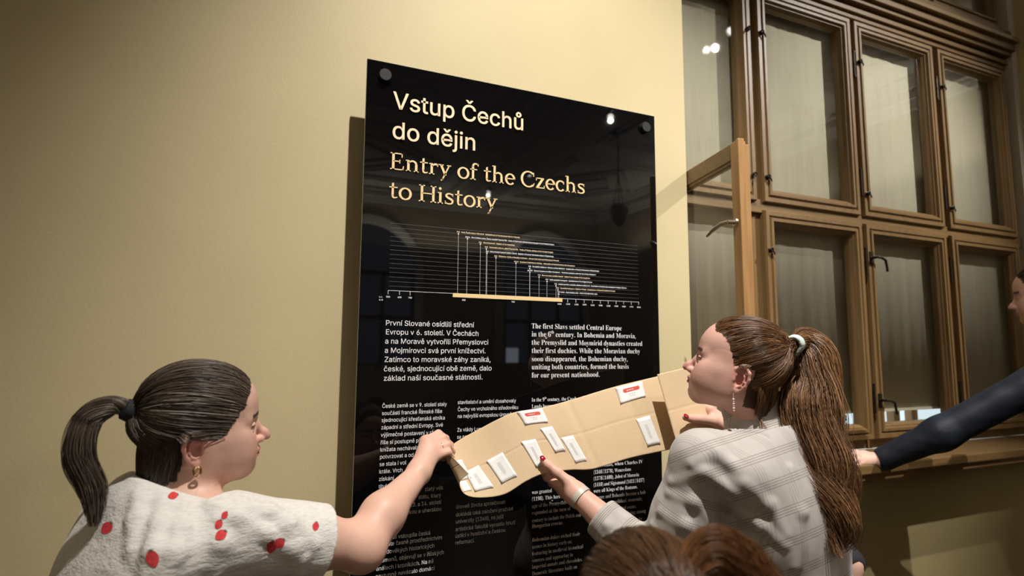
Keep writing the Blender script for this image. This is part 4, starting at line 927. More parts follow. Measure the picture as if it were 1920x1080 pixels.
    mtee, nt, b = new_mat('white_slub_jersey'); v = objco(nt, (1, 1, 6)); n = noise(nt, v, 90, 3); nt.links.new(ramp(nt, n.outputs[0], [(.3, (.62, .59, .56, 1)), (.7, (.72, .695, .66, 1))]), b.inputs['Base Color']); b.inputs['Roughness'].default_value = .85; bump(nt, b, n.outputs[0], .5, .0012); n2 = noise(nt, objco(nt, (1, 2.2, 2.6)), 14, 5, .62); q_ = N(nt, 'ShaderNodeBump'); q_.inputs['Strength'].default_value = .55; q_.inputs['Distance'].default_value = .012; nt.links.new(n2.outputs[0], q_.inputs['Height']); nt.links.new(q_.outputs[0], nt.nodes['Bump'].inputs['Normal']); b.inputs['Sheen Weight'].default_value = .1
    mred = noisy('strawberry_red_print', (.50, .025, .035, 1), (.66, .06, .06, 1), 160, .85); mleaf = mat('strawberry_leaf_print', (.05, .07, .04, 1), .85)
    tee = np_mesh('t_shirt', np.concatenate([V, Vd]), np.concatenate([F, Fd+len(V)]), [mtee, mred, mleaf], body)
    # printed strawberries follow the cloth: small patches dropped onto the shirt surface
    bm = bmesh.new(); bm.from_mesh(tee.data)
    def berry(px, py, ang, sz):
        if drop_on(shirt, px, py, .8) is None: return
        ca, sa = math.cos(ang), math.sin(ang)
        def drop(u, v):
            x, y = px+(u*ca-v*sa)*sz, py+(u*sa+v*ca)*sz; d0 = .85
            return drop_on(shirt, x, y, .8, -.0012)
        body_o = [(math.cos(t)*.42*(1-.28*max(0, math.sin(t))), math.sin(t)*.55) for t in np.linspace(0, 2*PI, 17)[:-1]]
        def patch(poly, mi):
            c = bm.verts.new(drop(*np.mean(poly, 0))); vs = [bm.verts.new(drop(*p)) for p in poly]
            for i in range(len(vs)): f = bm.faces.new((c, vs[i], vs[(i+1) % len(vs)])); f.material_index = mi; f.smooth = True
        patch(body_o, 1)
        for a in (-2.5, -1.95, -1.57, -1.2, -.65): c, s_ = math.cos(a), math.sin(a); patch([(.05*s_, -.46-.05*c), (.30*c, -.52+.30*s_*.6), (-.05*s_, -.46+.05*c)][:: 1], 2)
    for q in ((286, 1048, -.25, 30), (324, 929, 1.3, 17), (414, 1003, .9, 22), (410, 983, .5, 17), (421, 966, .6, 14), (509, 1026, .3, 22), (523, 1019, .9, 22), (592, 987, .2, 15), (200, 990, .7, 24)): berry(*q)
    bm.to_mesh(tee.data); bm.free()
    lower_body(body, LN, LA, 1.0)
    return body
person_left = build_left()
# ============ the woman in the checked blazer ============
Rh = Head(at(1387, 713, 1.36), 1, -40, 16, 0, 1.0, nose=.95)
RN = at(1432, 812, 1.43); RA = frame_of(-14, -3, 3)
Rsh, Rel, Rwr = at(1316, 868, 1.35), at(1232, 1066, 1.37), at(1084, 929, 1.502)
Rs2 = RN-RA[1]*.165-RA[2]*.07; Re2, Rw2 = at(1450, 930, 1.63), at(1372, 806, 1.67)
RH = {'thumb': [(1068, 905, 1.545), (1046, 887, 1.556), (1029, 873, 1.568), (1018, 863, 1.577)], 'index': [(1049, 909, 1.578), (1025, 896, 1.604), (1015, 880, 1.625), (1012, 866, 1.632)],
      'middle': [(1054, 917, 1.588), (1034, 906, 1.620), (1024, 887, 1.640), (1020, 872, 1.645)], 'ring': [(1060, 924, 1.595), (1044, 914, 1.628), (1034, 896, 1.646), (1030, 881, 1.65)], 'pinky': [(1067, 930, 1.600), (1056, 922, 1.628), (1047, 906, 1.645), (1043, 893, 1.648)]}
RG = {'thumb': [(1338, 789, 1.680), (1316, 786, 1.668), (1297, 785, 1.652), (1285, 783, 1.643)], 'index': [(1330, 768, 1.705), (1311, 757, 1.728), (1296, 748, 1.735), (1284, 744, 1.736)],
      'middle': [(1332, 776, 1.715), (1310, 768, 1.738), (1293, 762, 1.742), (1280, 760, 1.742)], 'ring': [(1334, 786, 1.722), (1313, 781, 1.742), (1297, 778, 1.745), (1285, 776, 1.745)], 'pinky': [(1337, 796, 1.726), (1320, 794, 1.742), (1307, 792, 1.744), (1297, 791, 1.744)]}
RH = {k: [at(x, y, z-.028) for x, y, z in v] for k, v in RH.items()}; RG = {k: [at(x, y, z-.030) for x, y, z in v] for k, v in RG.items()}
def hand_into(s, H, wr, wrist_r=.0185, thumb=(.0150, .0125, .0110, .0085)):
    for f, r0 in zip(('index', 'middle', 'ring', 'pinky'), (.0125, .0125, .012, .011)): s.cone(wr+(H[f][0]-wr)*.12, H[f][0], wrist_r, r0, .022)
    for f, k in (('index', 1.0), ('middle', 1.0), ('ring', .95), ('pinky', .86)): finger(s, H[f], [r*k for r in (.0104, .0092, .0082, .0068)], .004, .012)
    s.path([wr*.7+H['thumb'][0]*.3]+H['thumb'], [.016]+list(thumb), .006, 'u', .02)
def nails(H, fs, outs, parent, m=None):
    for f, o in zip(fs, outs):
        tip, pre = H[f][3], H[f][2]; ax = nrm(tip-pre); o = nrm(np.asarray(o)-ax*(ax@np.asarray(o)))
        V, F = nail_patch(tip+ax*.0025+o*(.0072 if f != 'thumb' else .0084), ax, o, .0062 if f == 'thumb' else .005, .0085 if f == 'thumb' else .007)
        np_mesh('fingernail', V, F, m or M_nail, parent)
def build_right():
    s = Solid(); s._p(lambda P: Rh(P), Rh.c, .165, 0, 'u')
    s.cone(Rh.w((-.030, 0, -.040)), RN, .050, .058, .03); s.ell(Rh.w((.012, 0, -.060)), (.044, .038, .022), .03, 'u', Rh.A)
    a = Solid(); a.path([Rel, Rel*.6+Rwr*.4, Rwr], [.040, .042, .0265], .03); hand_into(a, RH, Rwr)
    b = Solid(); b.path([Re2, Rw2], [.040, .027], .03); hand_into(b, RG, Rw2)
    core = torso(Solid(), RN, RA, 1.06, -.008, 1.0); core.path([Rsh, Rel], [.05, .042], .03); core.path([Rs2, Re2], [.05, .042], .03)
    hb = bbox(Rh.c, pad=.165); hb[0][2] -= .05; ab = bbox(Rwr, Rel, *RH['thumb'], *RH['index'], *RH['ring'], pad=.045); bb = bbox(Rw2, *RG['thumb'], *RG['index'], pad=.045)
    lo, hi = bbox(RN, RN-RA[2]*.8, Rsh, Rs2, Rel, pad=.22)
    parts = [nets(s, [(*hb, .0022)]), nets(a, [(*ab, .0024)]), nets(b, [(*bb, .0024)]), nets(core, [(lo, hi, .012)])]
    V = np.concatenate([p[0] for p in parts]); n = np.cumsum([0]+[len(p[0]) for p in parts]); F = np.concatenate([p[1]+n[i] for i, p in enumerate(parts)])
    copper = np.array((.085, .042, .022)); region = lambda L: hair_region(L, .030, .42, .010, 1.3, .050)
    col, hm, L = skin_cols(parts[0][0], Rh, SKIN*np.array((1.0, .97, 1.0)), copper, region, (.42, .15, .14))
    P2 = V[n[1]:]; c2 = np.tile(SKIN*np.array((1.04, 1.0, 1.0)), (len(P2), 1))*(1+.04*wob(P2, 60, 19))[:, None]
    for q in RH['index'][:2]+RH['thumb'][1:3]+RG['thumb'][1:3]: c2 *= 1-np.exp(-((P2-q)**2).sum(1)/.012**2)[:, None]*np.array((0, .12, .10))
    body = np_mesh('person', V, F, M_skin, None, True, np.concatenate([col, np.clip(c2, 0, 1)]))
    tag(body, 'woman in a pale checked blazer with a long copper brown ponytail, looking up', 'person')
    nails(RH, ['thumb'], [np.array((-.35, -.6, .75))], body); nails(RG, ['thumb'], [np.array((-.2, -.75, .65))], body)
    # hair
    roots = L[hm]; tie = np.array((-.108, 0, .104)); cols = [(.15, .068, .028), (.23, .112, .046), (.10, .046, .021), (.36, .19, .082), (.18, .085, .037)]
    P, R = scalp_strands(Rh, roots, tie, .012, 6000, 41, rr=.00055, wavy=.0008, nape=.5, crown=.7); Vh, Fh, Ch = strand_tubes(P, R, hair_cols(len(P), cols, 43, P=P)); P, R = nape_strands(Rh, 1100, 14, .012, -.070, .061, -.030, 66); Vn, Fn, Cn = strand_tubes(P, R, hair_cols(len(P), cols, 15)*.8); hair = np_mesh('hair', np.concatenate([Vh, Vn]), np.concatenate([Fh, Fn+len(Vh)]), M_hair, body, True, np.clip(np.concatenate([Ch, Cn]), 0, 1))
    T0 = Rh.w(tie)
    g = [T0]+[at(x, y, z) for x, y, z in ((1508, 636, 1.455), (1532, 662, 1.435), (1528, 710, 1.42), (1520, 775, 1.385), (1524, 850, 1.35), (1537, 915, 1.32), (1538, 970, 1.30), (1526, 1028, 1.29))]
    P, R = tail_strands(g, [.015, .026, .042, .056, .070, .074, .064, .052, .028], 5200, 47, m=44, wav=.034, view=VW, flat=.55); Vt, Ft, Ct = strand_tubes(P, R, hair_cols(len(P), cols, 48, P=P)); np_mesh('ponytail', Vt, Ft, M_hair, hair, True, np.clip(Ct, 0, 1))
    r = np.random.default_rng(5); W = []                                             # a few loose strands
    for pts in (((1420, 776, 1.385), (1436, 800, 1.35), (1450, 822, 1.335), (1470, 846, 1.325)), ((1424, 774, 1.385), (1430, 806, 1.35), (1452, 835, 1.33), (1462, 850, 1.325)), ((1545, 905, 1.30), (1570, 925, 1.29), (1600, 940, 1.29)), ((1500, 690, 1.40), (1478, 730, 1.38), (1474, 790, 1.37))):
        for _ in range(7): W.append(cr([at(*p)+r.normal(0, .0025, 3) for p in pts], 16))
    W = np.array(W); Vt, Ft, Ct = strand_tubes(W, np.full(W.shape[:2], .0005), hair_cols(len(W), cols, 6)); np_mesh('loose_strands', Vt, Ft, M_hair, hair, True, np.clip(Ct, 0, 1))
    m = MB(); d = nrm(g[1]-g[0]); u = nrm(np.cross(d, (0, 0, 1))); w = np.cross(d, u)
    for q in (-.006, .001, .008): m.tube([T0+d*(q+.004+.001*math.sin(9*t))+(u*math.cos(t)+w*math.sin(t))*.0175 for t in np.linspace(0, 2*PI, 25)], .0048, 8)
    m.build('hair_tie', M_mint, hair, smooth=True)
    m = MB(); e = Rh.w((EAR[0]+.006, .083, EAR[1]-.032))                                         # drop earring: hook and beads
    m.tube([e, e+np.array((0, 0, -.012))], .0007, 6); z = -.012
    for rr in (.0028, .0022, .0028, .0022, .003, .0024): z -= rr; m.lathe([(0, -rr), (rr*.7, -rr*.7), (rr, 0), (rr*.7, rr*.7), (0, rr)], e+np.array((0, 0, z)), (0, 0, 1), 10); z -= rr
    m.build('drop_earring', M_pearl, body, smooth=True)
    ax = nrm(Rel-Rwr); u = nrm(np.cross(ax, (0, 0, 1))); w = np.cross(ax, u); m = MB(); ring = lambda r0, q, n=40: [Rwr+ax*(q+.006)+(u*math.cos(t)*r0*1.02+w*math.sin(t)*r0*1.02) for t in np.linspace(0, 2*PI, n+1)[:-1]]
    prof = [(.0285, -.007), (.0305, -.007), (.0310, 0), (.0312, .007), (.0292, .007)]; V_ = np.concatenate([ring(r0, q) for r0, q in prof]); k = len(prof)
    m.add(V_, [(i*40+j, i*40+(j+1) % 40, ((i+1) % k)*40+(j+1) % 40, ((i+1) % k)*40+j) for i in range(k) for j in range(40)]); wt = m.build('wrist_watch', M_strap, body, smooth=True)
    m = MB(); o = nrm(np.array((.35, .2, -.9))-ax*(ax@np.array((.35, .2, -.9)))); c = Rwr+ax*.006+o*.031; m.lathe([(0, 0), (.013, 0), (.0135, .004), (.012, .006), (0, .006)], c, o, 24); m.build('watch_case', M_steel, wt, smooth=True)
    # blazer
    bz = torso(Solid(), RN, RA, 1.06, .020, 1.03, k=.06, bust=.07)
    for sh_, y in ((Rsh, 1), (Rs2, -1)): bz.cone(RN+RA[1]*.05*y-RA[2]*.035-RA[0]*.01, sh_+RA[2]*.012, .052, .058, .04)
    cuff = Rwr*.70+Rel*.30; fx = nrm(Rel-Rwr)
    bz.path([Rsh, Rsh*.5+Rel*.5+np.array((.012, -.004, .0)), Rel+np.array((.0, 0, -.004))], [.069, .070, .064], .03); bz.path([Rel, cuff-fx*.03], [.063, .048], .028)
    bz.path([Rs2, Re2, Rw2*.75+Re2*.25], [.066, .06, .05], .03)
    bz.ell(RN-RA[2]*.66-RA[0]*.02, (.165, .20, .16), .08, 'u', RA)
    ridge(bz, [((1300, 870), (1340, 850), (1384, 880)), ((1262, 905), (1320, 885), (1380, 925)), ((1256, 925), (1300, 940), (1340, 985)), ((1240, 960), (1285, 985), (1310, 1030)), ((1400, 905), (1440, 945), (1470, 1000)), ((1395, 960), (1430, 985), (1470, 1020)), ((1480, 880), (1500, 960), (1490, 1060)), ((1225, 985), (1262, 1030), (1290, 1070)), ((1150, 955), (1140, 985), (1135, 1020)), ((1178, 975), (1170, 1010), (1160, 1035))], 1.05, [.014, .012, .012, .011, .012, .012, .011, .010, .006, .007])
    base = bz.__call__; tl = nrm(RA[2]+RA[0]*.22); fl = RN+RA[2]*.016+RA[0]*.012
    seam_n = nrm(RA[1]*.92+RA[2]*.10-RA[0]*.25); seam_p = Rsh-RA[1]*.045
    def blazer(P):
        d = base(P)+.0016*wob(P*np.array((1, 1, .7)), 24, 51)+.0008*wob(P, 75, 52)
        q = (P-cuff)@fx; ar = np.linalg.norm(P-cuff-q[:, None]*fx, axis=1); m = (ar < .085) & (q < .14)
        d = np.where(m, np.maximum(d, -q), d); d = np.where(m, np.maximum(d, np.where(q < .05, .0435-ar, -1)), d)
        v = P-fl; h = v@tl; rr = np.linalg.norm(v-h[:, None]*tl, axis=1)
        d = np.maximum(d, np.where(rr < .11, h+.010, -1))
        # stand and fall of the collar around the neck
        rc = .070+.20*np.clip(.035-h, 0, .1); col = np.maximum(np.abs(rr-rc)-.0045, np.abs(h-.022)-.058)
        fwd = v@RA[0]; col = np.where(fwd > .075, .02, col); d = smin(d, np.where(rr < .2, col, 1), .008)
        sd = (P-seam_p)@seam_n; near = np.linalg.norm(P-seam_p, axis=1) < .14
        return d+np.where(near, .0042*np.exp(-(sd/.0036)**2), 0)
    lo, hi = bbox(RN, RN-RA[2]*.60, Rsh, Rel, cuff, Rs2, Re2, pad=.17); hi[2] = RN[2]+.10; mid = RN[2]-.40
    V1, F1 = nets(blazer, [((lo[0], lo[1], mid-.01), hi, .0032)]); V2, F2 = nets(blazer, [(lo, (hi[0], hi[1], mid), .010)])
    V2[:, 2] = np.maximum(V2[:, 2], RN[2]-.80); V = np.concatenate([V1, V2]); F = np.concatenate([F1, F2+len(V1)])
    T = V-RN; uv = np.stack([T@RA[1], T@RA[2]*.9+.35*(T@RA[0])+.02*(T@RA[1])], -1)
    def arm_uv(a, b, off):
        ab = nrm(b-a); q = V-a; z = q@ab; u_ = nrm(np.cross(ab, (.1, .99, 0))); w_ = np.cross(ab, u_); th = np.arctan2(q@w_, q@u_); return np.stack([th*.062, z+off], -1), np.linalg.norm(q-np.clip(z, 0, np.linalg.norm(b-a))[:, None]*ab, axis=1)
    ua, da = arm_uv(Rsh-(Rel-Rsh)*.2, Rel, 0); uf, df = arm_uv(Rel, cuff, .3); t_ = ((V-seam_p)@seam_n > 0) & ((V-Rsh)@nrm(Rel-Rsh) > .03)
    uv = np.where((t_ & (da < .10))[:, None], ua, uv); uv = np.where(((df < .08) & (df < da+.0))[:, None], uf, uv)
    mb, nt, b = new_mat('pale_glen_check_wool'); at_ = N(nt, 'ShaderNodeAttribute', attribute_name='weave'); sp = N(nt, 'ShaderNodeSeparateXYZ'); nt.links.new(at_.outputs['Vector'], sp.inputs[0])
    def M2(op, a, b_=None):
        n_ = N(nt, 'ShaderNodeMath', operation=op)
        for i, x in enumerate((a, b_)):
            if x is None: continue
            if isinstance(x, (int, float)): n_.inputs[i].default_value = x
            else: nt.links.new(x, n_.inputs[i])
        return n_.outputs[0]
    def lines(x, period, width, pitch):
        ph = M2('MODULO', M2('ADD', x, period*40), period); ing = M2('LESS_THAN', ph, width); ln = M2('LESS_THAN', M2('MODULO', ph, pitch), pitch*.42); return M2('MULTIPLY', ing, ln)
    hl = lines(sp.outputs[1], .056, .019, .0050); vl = lines(sp.outputs[0], .056, .019, .0050); mixf = M2('MAXIMUM', hl, M2('MULTIPLY', vl, .45)); wv = noise(nt, at_.outputs['Vector'], 520, 2); mixf = M2('MULTIPLY', mixf, M2('ADD', wv.outputs[0], .15))
    c = N(nt, 'ShaderNodeMix', data_type='RGBA'); nt.links.new(mixf, c.inputs[0]); c.inputs[6].default_value = (.47, .435, .415, 1); c.inputs[7].default_value = (.22, .18, .155, 1); nt.links.new(c.outputs[2], b.inputs['Base Color'])
    b.inputs['Roughness'].default_value = .85; b.inputs['Sheen Weight'].default_value = .15; bump(nt, b, wv.outputs[0], .35, .0006)
    np_mesh('blazer', V, F, mb, body, True, None, uv)
    lower_body(body, RN, RA, 1.06)
    return body
person_right = build_right()

# ============ the people at the edges: a head in front, a child in black, a hand on the sill ============
def quick_person(label, headc, az, pitch, top, hairfn, haircol, cols, tie, arms=(), sc=1.0, lift=.016, n=3200, tailp=None, sleeve_m=None, step=.0035, NkL=(-.05, 0, -.15), scale=1.0, rr=.0009):
    h = Head((0, 0, 0), 1, az, pitch, 0, scale); h.c = np.asarray(headc, float); Nk = h.w(NkL); A = frame_of(az, -3, 0)
    s = Solid(); s._p(lambda P: h(P), h.c, .165*scale, 0, 'u'); s.cone(h.w((-.03, 0, -.04)), Nk, .05*sc, .056*sc, .03)
    parts = [nets(s, [(*bbox(h.c, Nk, pad=.16), step)])]; core = torso(Solid(), Nk, A, sc, -.006, 1.0, bust=.0)
    tp = torso(Solid(), Nk, A, sc, .014, 1.03, k=.06, bust=.03)
    for y in (1, -1):
        sh_ = Nk+A[1]*.165*y*sc-A[2]*.085*sc; spec = [q for q in arms if q[0] == y]
        if spec: _, el, wr, H, slv = spec[0]
        else: el = sh_-A[2]*.28*sc-A[0]*.02+A[1]*.03*y; wr = el-A[2]*.23*sc+A[0]*.05; H = None; slv = 2
        a = Solid(); a.path([sh_, el, wr], [.048*sc, .040*sc, .027*sc], .03)
        if H: hand_into(a, H, wr, .018*sc)
        else: a.ell(wr+nrm(wr-el)*.05, (.03, .022, .06), .02, 'u', np.array([A[0], A[1], A[2]])); [a.path([wr+nrm(wr-el)*.08+A[0]*(.014*(i-1.5)), wr+nrm(wr-el)*.13+A[0]*(.013*(i-1.5)+.01), wr+nrm(wr-el)*.165+A[0]*(.012*(i-1.5)+.02)], [.008, .007, .005], .004) for i in range(4)]
        parts.append(nets(a, [(*bbox(sh_, el, wr, wr+nrm(wr-el)*.16, *([p for f in H.values() for p in f] if H else []), pad=.06), .003 if H else .005)]))
        if slv > 1: tp.path([sh_, el, el+(wr-el)*(slv-1)], [.064*sc, .056*sc, .046*sc], .03)
        else: tp.path([sh_, sh_+(el-sh_)*slv], [.066*sc, .060*sc], .03)
    parts.append(nets(core, [(*bbox(Nk, Nk-A[2]*.75*sc, pad=.26), .014)]))
    V = np.concatenate([p[0] for p in parts]); k = np.cumsum([0]+[len(p[0]) for p in parts]); F = np.concatenate([p[1]+k[i] for i, p in enumerate(parts)])
    col, hm, L = skin_cols(parts[0][0], h, SKIN, np.array(haircol), hairfn, (.45, .18, .16)); c2 = np.tile(SKIN, (len(V)-len(col), 1))
    body = np_mesh('person', V, F, M_skin, None, True, np.concatenate([col, c2])); tag(body, label, 'person')
    P, R = scalp_strands(h, L[hm], np.array(tie), lift, n, 61, rr=rr, wavy=.001); Vh, Fh, Ch = strand_tubes(P, R, hair_cols(len(P), cols, 62)); hair = np_mesh('hair', Vh, Fh, M_hair, body, True, np.clip(Ch, 0, 1))
    if tailp: g = [h.w(p) for p in tailp[0]]; P, R = tail_strands(g, tailp[1], 1500, 63, view=VW, wav=.008, rr=rr); Vh, Fh, Ch = strand_tubes(P, R, hair_cols(len(P), tailp[2], 64)); np_mesh('ponytail', Vh, Fh, M_hair, hair, True, np.clip(Ch, 0, 1))
    lo, hi = bbox(Nk, Nk-A[2]*.66*sc, *[q[1] for q in arms], *[q[2] for q in arms], pad=.27); hi[2] = max(Nk[2]+.02, max([q[1][2] for q in arms]+[-9])+.08); lo[2] = Nk[2]-.68*sc
    Vt, Ft = nets(lambda P: np.maximum(tp(P)+.003*wob(P, 22, 71)+.0015*wob(P, 60, 72), np.where(np.linalg.norm((P-Nk)[:, :2], axis=1) < .10, P[:, 2]-Nk[2]+.004, -1)), [(lo, hi, .006)]); np_mesh(top[0], Vt, Ft, top[1], body)
    lower_body(body, Nk, A, sc)
    return body
M_navy = noisy('dark_navy_cotton', (.008, .012, .022, 1), (.014, .020, .036, 1), 90, .6, .001, 60)
brown = [(.085, .04, .017), (.11, .05, .02), (.07, .034, .015), (.13, .06, .024)]
quick_person('person in front seen only as the blurred crown of reddish brown hair', at(1215, 1222, .70), 15, -4, ('jumper', M_navy), lambda L: hair_region(L, .05, .4, -.05), (.05, .022, .01), brown, (-.11, 0, .06), sc=.9, lift=.014, n=6000, tailp=([(-.06, -.03, .105), (-.055, -.065, .120), (-.05, -.10, .095), (-.05, -.13, .04), (-.05, -.14, -.05)], [.02, .035, .04, .035, .02], [(.20, .08, .026), (.15, .062, .022), (.24, .10, .034)]), rr=.0005)
ce, cw = at(1594, 1058, 1.86), at(1594, 1180, 1.80)
quick_person('child in a black short-sleeved top standing behind the ponytail, bare arm hanging down', at(1464, 900, 1.98), -10, 0, ('t_shirt', M_blackcloth), lambda L: hair_region(L, .04, .4, 0), (.03, .018, .012), [(.05, .03, .02), (.035, .02, .014)], (-.10, 0, .03), arms=[(-1, ce, cw, None, .92)], sc=.82, scale=.92, n=1200, step=.005, NkL=(-.045, 0, -.14), rr=.0009)
SH = {'index': [(1620, 851, 2.37), (1605, 847, 2.355), (1594, 853, 2.345), (1588, 862, 2.345)], 'middle': [(1620, 857, 2.355), (1604, 854, 2.34), (1594, 862, 2.33), (1590, 871, 2.33)], 'ring': [(1622, 863, 2.345), (1608, 862, 2.33), (1599, 869, 2.322), (1596, 877, 2.322)], 'pinky': [(1626, 868, 2.34), (1614, 869, 2.325), (1606, 875, 2.32), (1604, 881, 2.32)], 'thumb': [(1636, 868, 2.40), (1622, 865, 2.40), (1610, 864, 2.395), (1601, 866, 2.39)]}
SH = {k: [at(*p) for p in v] for k, v in SH.items()}
quick_person('person in a dark navy long-sleeved shirt at the window, hand resting on the wooden sill', at(1965, 560, 2.30), -25, -6, ('shirt', M_navy), lambda L: hair_region(L, .04, .4, 0), (.03, .018, .012), [(.05, .03, .02), (.035, .02, .014)], (-.10, 0, .01), arms=[(1, at(1765, 812, 2.25), at(1650, 863, 2.37), SH, 1.90)], sc=1.05, n=1400, step=.005, rr=.0009)
# ------------------------------------------------------------------ the paper strip and the cards on it
RIBS = [((845, 853, 1.515), (879, 888, 1.480)), ((834, 856, 1.530), (862, 905, 1.490)), ((836, 846, 1.562), (871, 926, 1.515)), ((858, 827, 1.578), (898, 933, 1.540)), ((903, 802, 1.586), (945, 927, 1.560)),
        ((942, 782, 1.592), (987, 902, 1.575)), ((969, 772, 1.598), (1023, 887, 1.588)), ((1017, 764, 1.605), (1070, 881, 1.600)), ((1070, 750, 1.622), (1114, 879, 1.612)), ((1153, 725, 1.665), (1181, 859, 1.655)), ((1231, 706, 1.715), (1256, 843, 1.705)),
        ((1290, 691, 1.745), (1312, 832, 1.735)), ((1330, 682, 1.735), (1350, 822, 1.725)), ((1322, 683, 1.695), (1346, 823, 1.690)), ((1283, 690, 1.672), (1316, 829, 1.668)), ((1232, 702, 1.655), (1271, 839, 1.650))]
DT = [0, 0, 0, .01]+[.02]*12; DB = [0, 0, -.01, -.03]+[-.04]*12                    # the strip leans back: lower edge nearer
TOPc = np.array([at(a[0], a[1], a[2]+t) for (a, b), t in zip(RIBS, DT)]); BOTc = np.array([at(b[0], b[1], b[2]+t) for (a, b), t in zip(RIBS, DB)])
NU, NV = 16*14, 61; tt = cr(TOPc, NU); bb_ = cr(BOTc, NU); w = np.linspace(0, 1, NV)
GRID = tt[:, None]*(1-w)[None, :, None]+bb_[:, None]*w[None, :, None]
GRID += VW*(.004*np.sin(w*PI)[None, :, None]*np.sin(np.linspace(0, 9, NU))[:, None, None])
GRID += VW*(.0012*np.exp(-((w[None]-.50-.02*np.sin(np.linspace(0, 7, NU))[:, None])/.012)**2)+.0022*np.exp(-((np.linspace(0, 15, NU)[:, None]-7.9-.25*w[None])/.07)**2))[..., None]   # old fold lines
m_kraft, nt, b = new_mat('brown_kraft_paper'); v = objco(nt); n1 = noise(nt, v, 260, 4); nt.links.new(ramp(nt, n1.outputs[0], [(.3, (.63, .465, .285, 1)), (.7, (.67, .50, .315, 1))]), b.inputs['Base Color']); b.inputs['Roughness'].default_value = .75; bump(nt, b, noise(nt, v, 14, 3).outputs[0], .3, .004)
F = [(i*NV+j, i*NV+j+1, (i+1)*NV+j+1, (i+1)*NV+j) for i in range(NU-1) for j in range(NV-1)]
paper = np_mesh('paper_strip', GRID.reshape(-1, 3), np.array(F), m_kraft); sd = paper.modifiers.new('solid', 'SOLIDIFY'); sd.thickness = .0006; sd.offset = 0
tag(paper, 'long strip of brown kraft paper held up by the two women, curled at both ends', 'paper')
MAIN = GRID[int(NU*1.9/15):int(NU*11.2/15)].reshape(-1, 3); MPX = proj(MAIN); tree_d = MPX[:, 2]
fine = GRID[int(NU*1.9/15):int(NU*11.2/15)]
def depth_at(px, py):
    d2 = ((MPX[:, :2]-np.array((px, py)))**2).sum(1); k = np.argpartition(d2, 40)[:40]; A_ = np.c_[np.ones(40), MPX[k, 0]-px, MPX[k, 1]-py]; wt = np.exp(-d2[k]/80)[:, None]+1e-3; return np.linalg.lstsq(A_*wt, tree_d[k]*wt[:, 0], rcond=None)[0][0]
M_card = noisy('white_card', (.78, .77, .76, 1), (.82, .81, .80, 1), 200, .6); M_red = mat('red_banner_print', (.62, .075, .05, 1), .6); M_ink = mat('grey_ink_print', (.36, .35, .35, 1), .7)
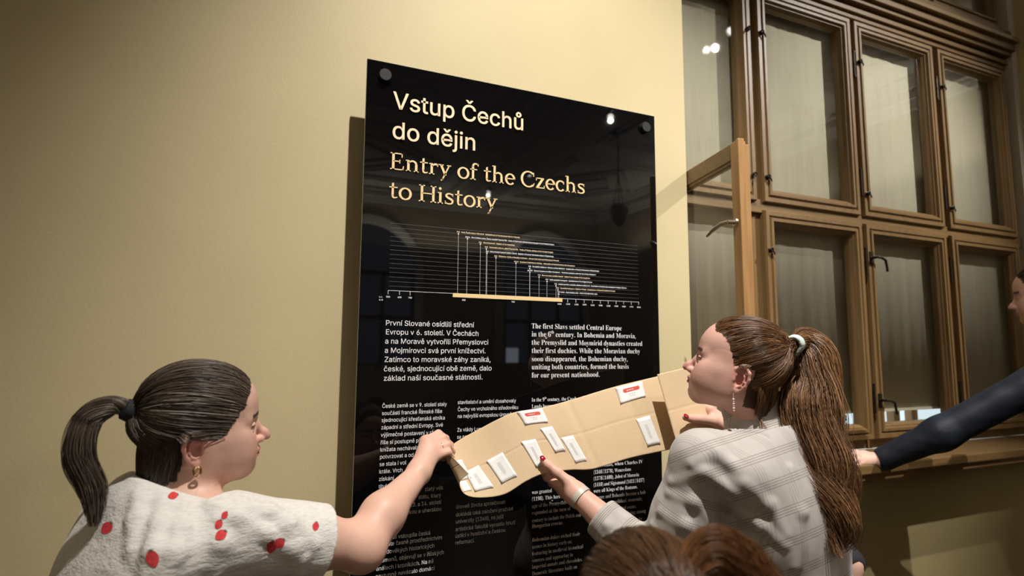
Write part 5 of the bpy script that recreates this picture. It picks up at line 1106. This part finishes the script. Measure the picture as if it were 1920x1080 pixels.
def card(quad, label, banner=False, rot=0, rows=4, lift=.0016):
    q = np.array(quad, float); n = 9
    def on(u, v, up=0.0):
        p = (1-u)*(1-v)*q[0]+u*(1-v)*q[1]+u*v*q[2]+(1-u)*v*q[3]; curl = .002*(abs(u-.5)*2)**4*(abs(v-.5)*2)**4
        return at(p[0], p[1], depth_at(*p)-lift-up-curl)
    V = np.array([on(i/(n-1), j/(n-1)) for i in range(n) for j in range(n)]); Fc = np.array([(i*n+j, i*n+j+1, (i+1)*n+j+1, (i+1)*n+j) for i in range(n-1) for j in range(n-1)])
    o = np_mesh('paper_card', V, Fc, M_card, None, False); s_ = o.modifiers.new('solid', 'SOLIDIFY'); s_.thickness = .0005; s_.offset = 0
    tag(o, label, 'card', 'cards on the paper strip')
    def strip(mb, u0, u1, v0, v1, k=6): 
        Vs = [on(u0+(u1-u0)*i/k, vv, .0006) for i in range(k+1) for vv in (v0, v1)]; mb.add(Vs, [(2*i, 2*i+1, 2*i+3, 2*i+2) for i in range(k)])
    if banner:
        mb = MB(); pts = []
        for (cx, cy, a0) in ((.30, .27, PI), (.78, .27, 1.5*PI), (.78, .37, 0), (.30, .37, .5*PI)):
            for t in np.linspace(a0, a0+PI/2, 6): pts.append(on(cx+.07*math.cos(t), cy+.07*math.sin(t), .0005))
        mb.add(pts, [tuple(range(len(pts)))]); mb.build('red_banner', M_red, o)
        mb = MB(); x = .36
        for wdt in (.05, .03, .06, .04, .03, .06): strip(mb, x, x+wdt-.012, .30, .345, 2); x += wdt
        mb.build('banner_lettering', M_card, o)
        mb = MB()
        for v0, us in ((.56, (.38, .46, .52, .60)), (.68, (.44, .52, .58))):
            for u in us: strip(mb, u, u+.045, v0, v0+.035, 2)
        mb.build('printed_text', M_ink, o)
    else:
        mb = MB(); r = random.Random(int(q[0][0]))
        for k in range(rows):
            u0 = .40+k*.22/rows; v = .26
            while v < .72 and rows:
                L_ = r.uniform(.03, .08); 
                if rot: strip(mb, v, v+L_, u0, u0+.016, 2)
                else: strip(mb, u0, u0+.016, v, v+L_, 2)
                v += L_+.018
        mb.build('printed_text', M_ink, o)
    return o
card([(969, 772), (1016, 765), (1028, 791), (985, 796)], 'white card with a red banner at the upper paper edge, above the narrow cards', True)
card([(1154, 727), (1204, 715), (1211, 743), (1164, 757)], 'white card with a red banner near the wide rolled-over flap of the paper', True)
card([(1193, 786), (1218, 779), (1239, 832), (1215, 837)], 'narrow white card beside the wide rolled-over flap, below a red banner card')
card([(1013, 803), (1035, 799), (1061, 845), (1042, 848)], 'narrow white card below the red banner card, its corner lapping its neighbour')
card([(1052, 821), (1074, 816), (1101, 864), (1080, 868)], 'narrow white card lapped at one corner, next to the paper crease', lift=.0009)
card([(977, 828), (1004, 823), (1025, 870), (1006, 876)], 'narrow white card pressed by the thumb with red nail')
card([(912, 864), (942, 848), (970, 892), (941, 906)], 'squarish white card between the thumbed card and the pointed curled paper end')
card([(872, 885), (897, 872), (926, 913), (891, 921)], 'white card at the pointed curled paper end, lapping two half-hidden cards')
card([(848, 866), (865, 861), (884, 896), (866, 900)], 'white card half hidden under the folded tip by the ringed hand', rows=0, lift=.0009)
card([(861, 903), (874, 901), (884, 919), (870, 922)], 'small white card corner at the lowest bend of the paper', rows=0, lift=.0007)
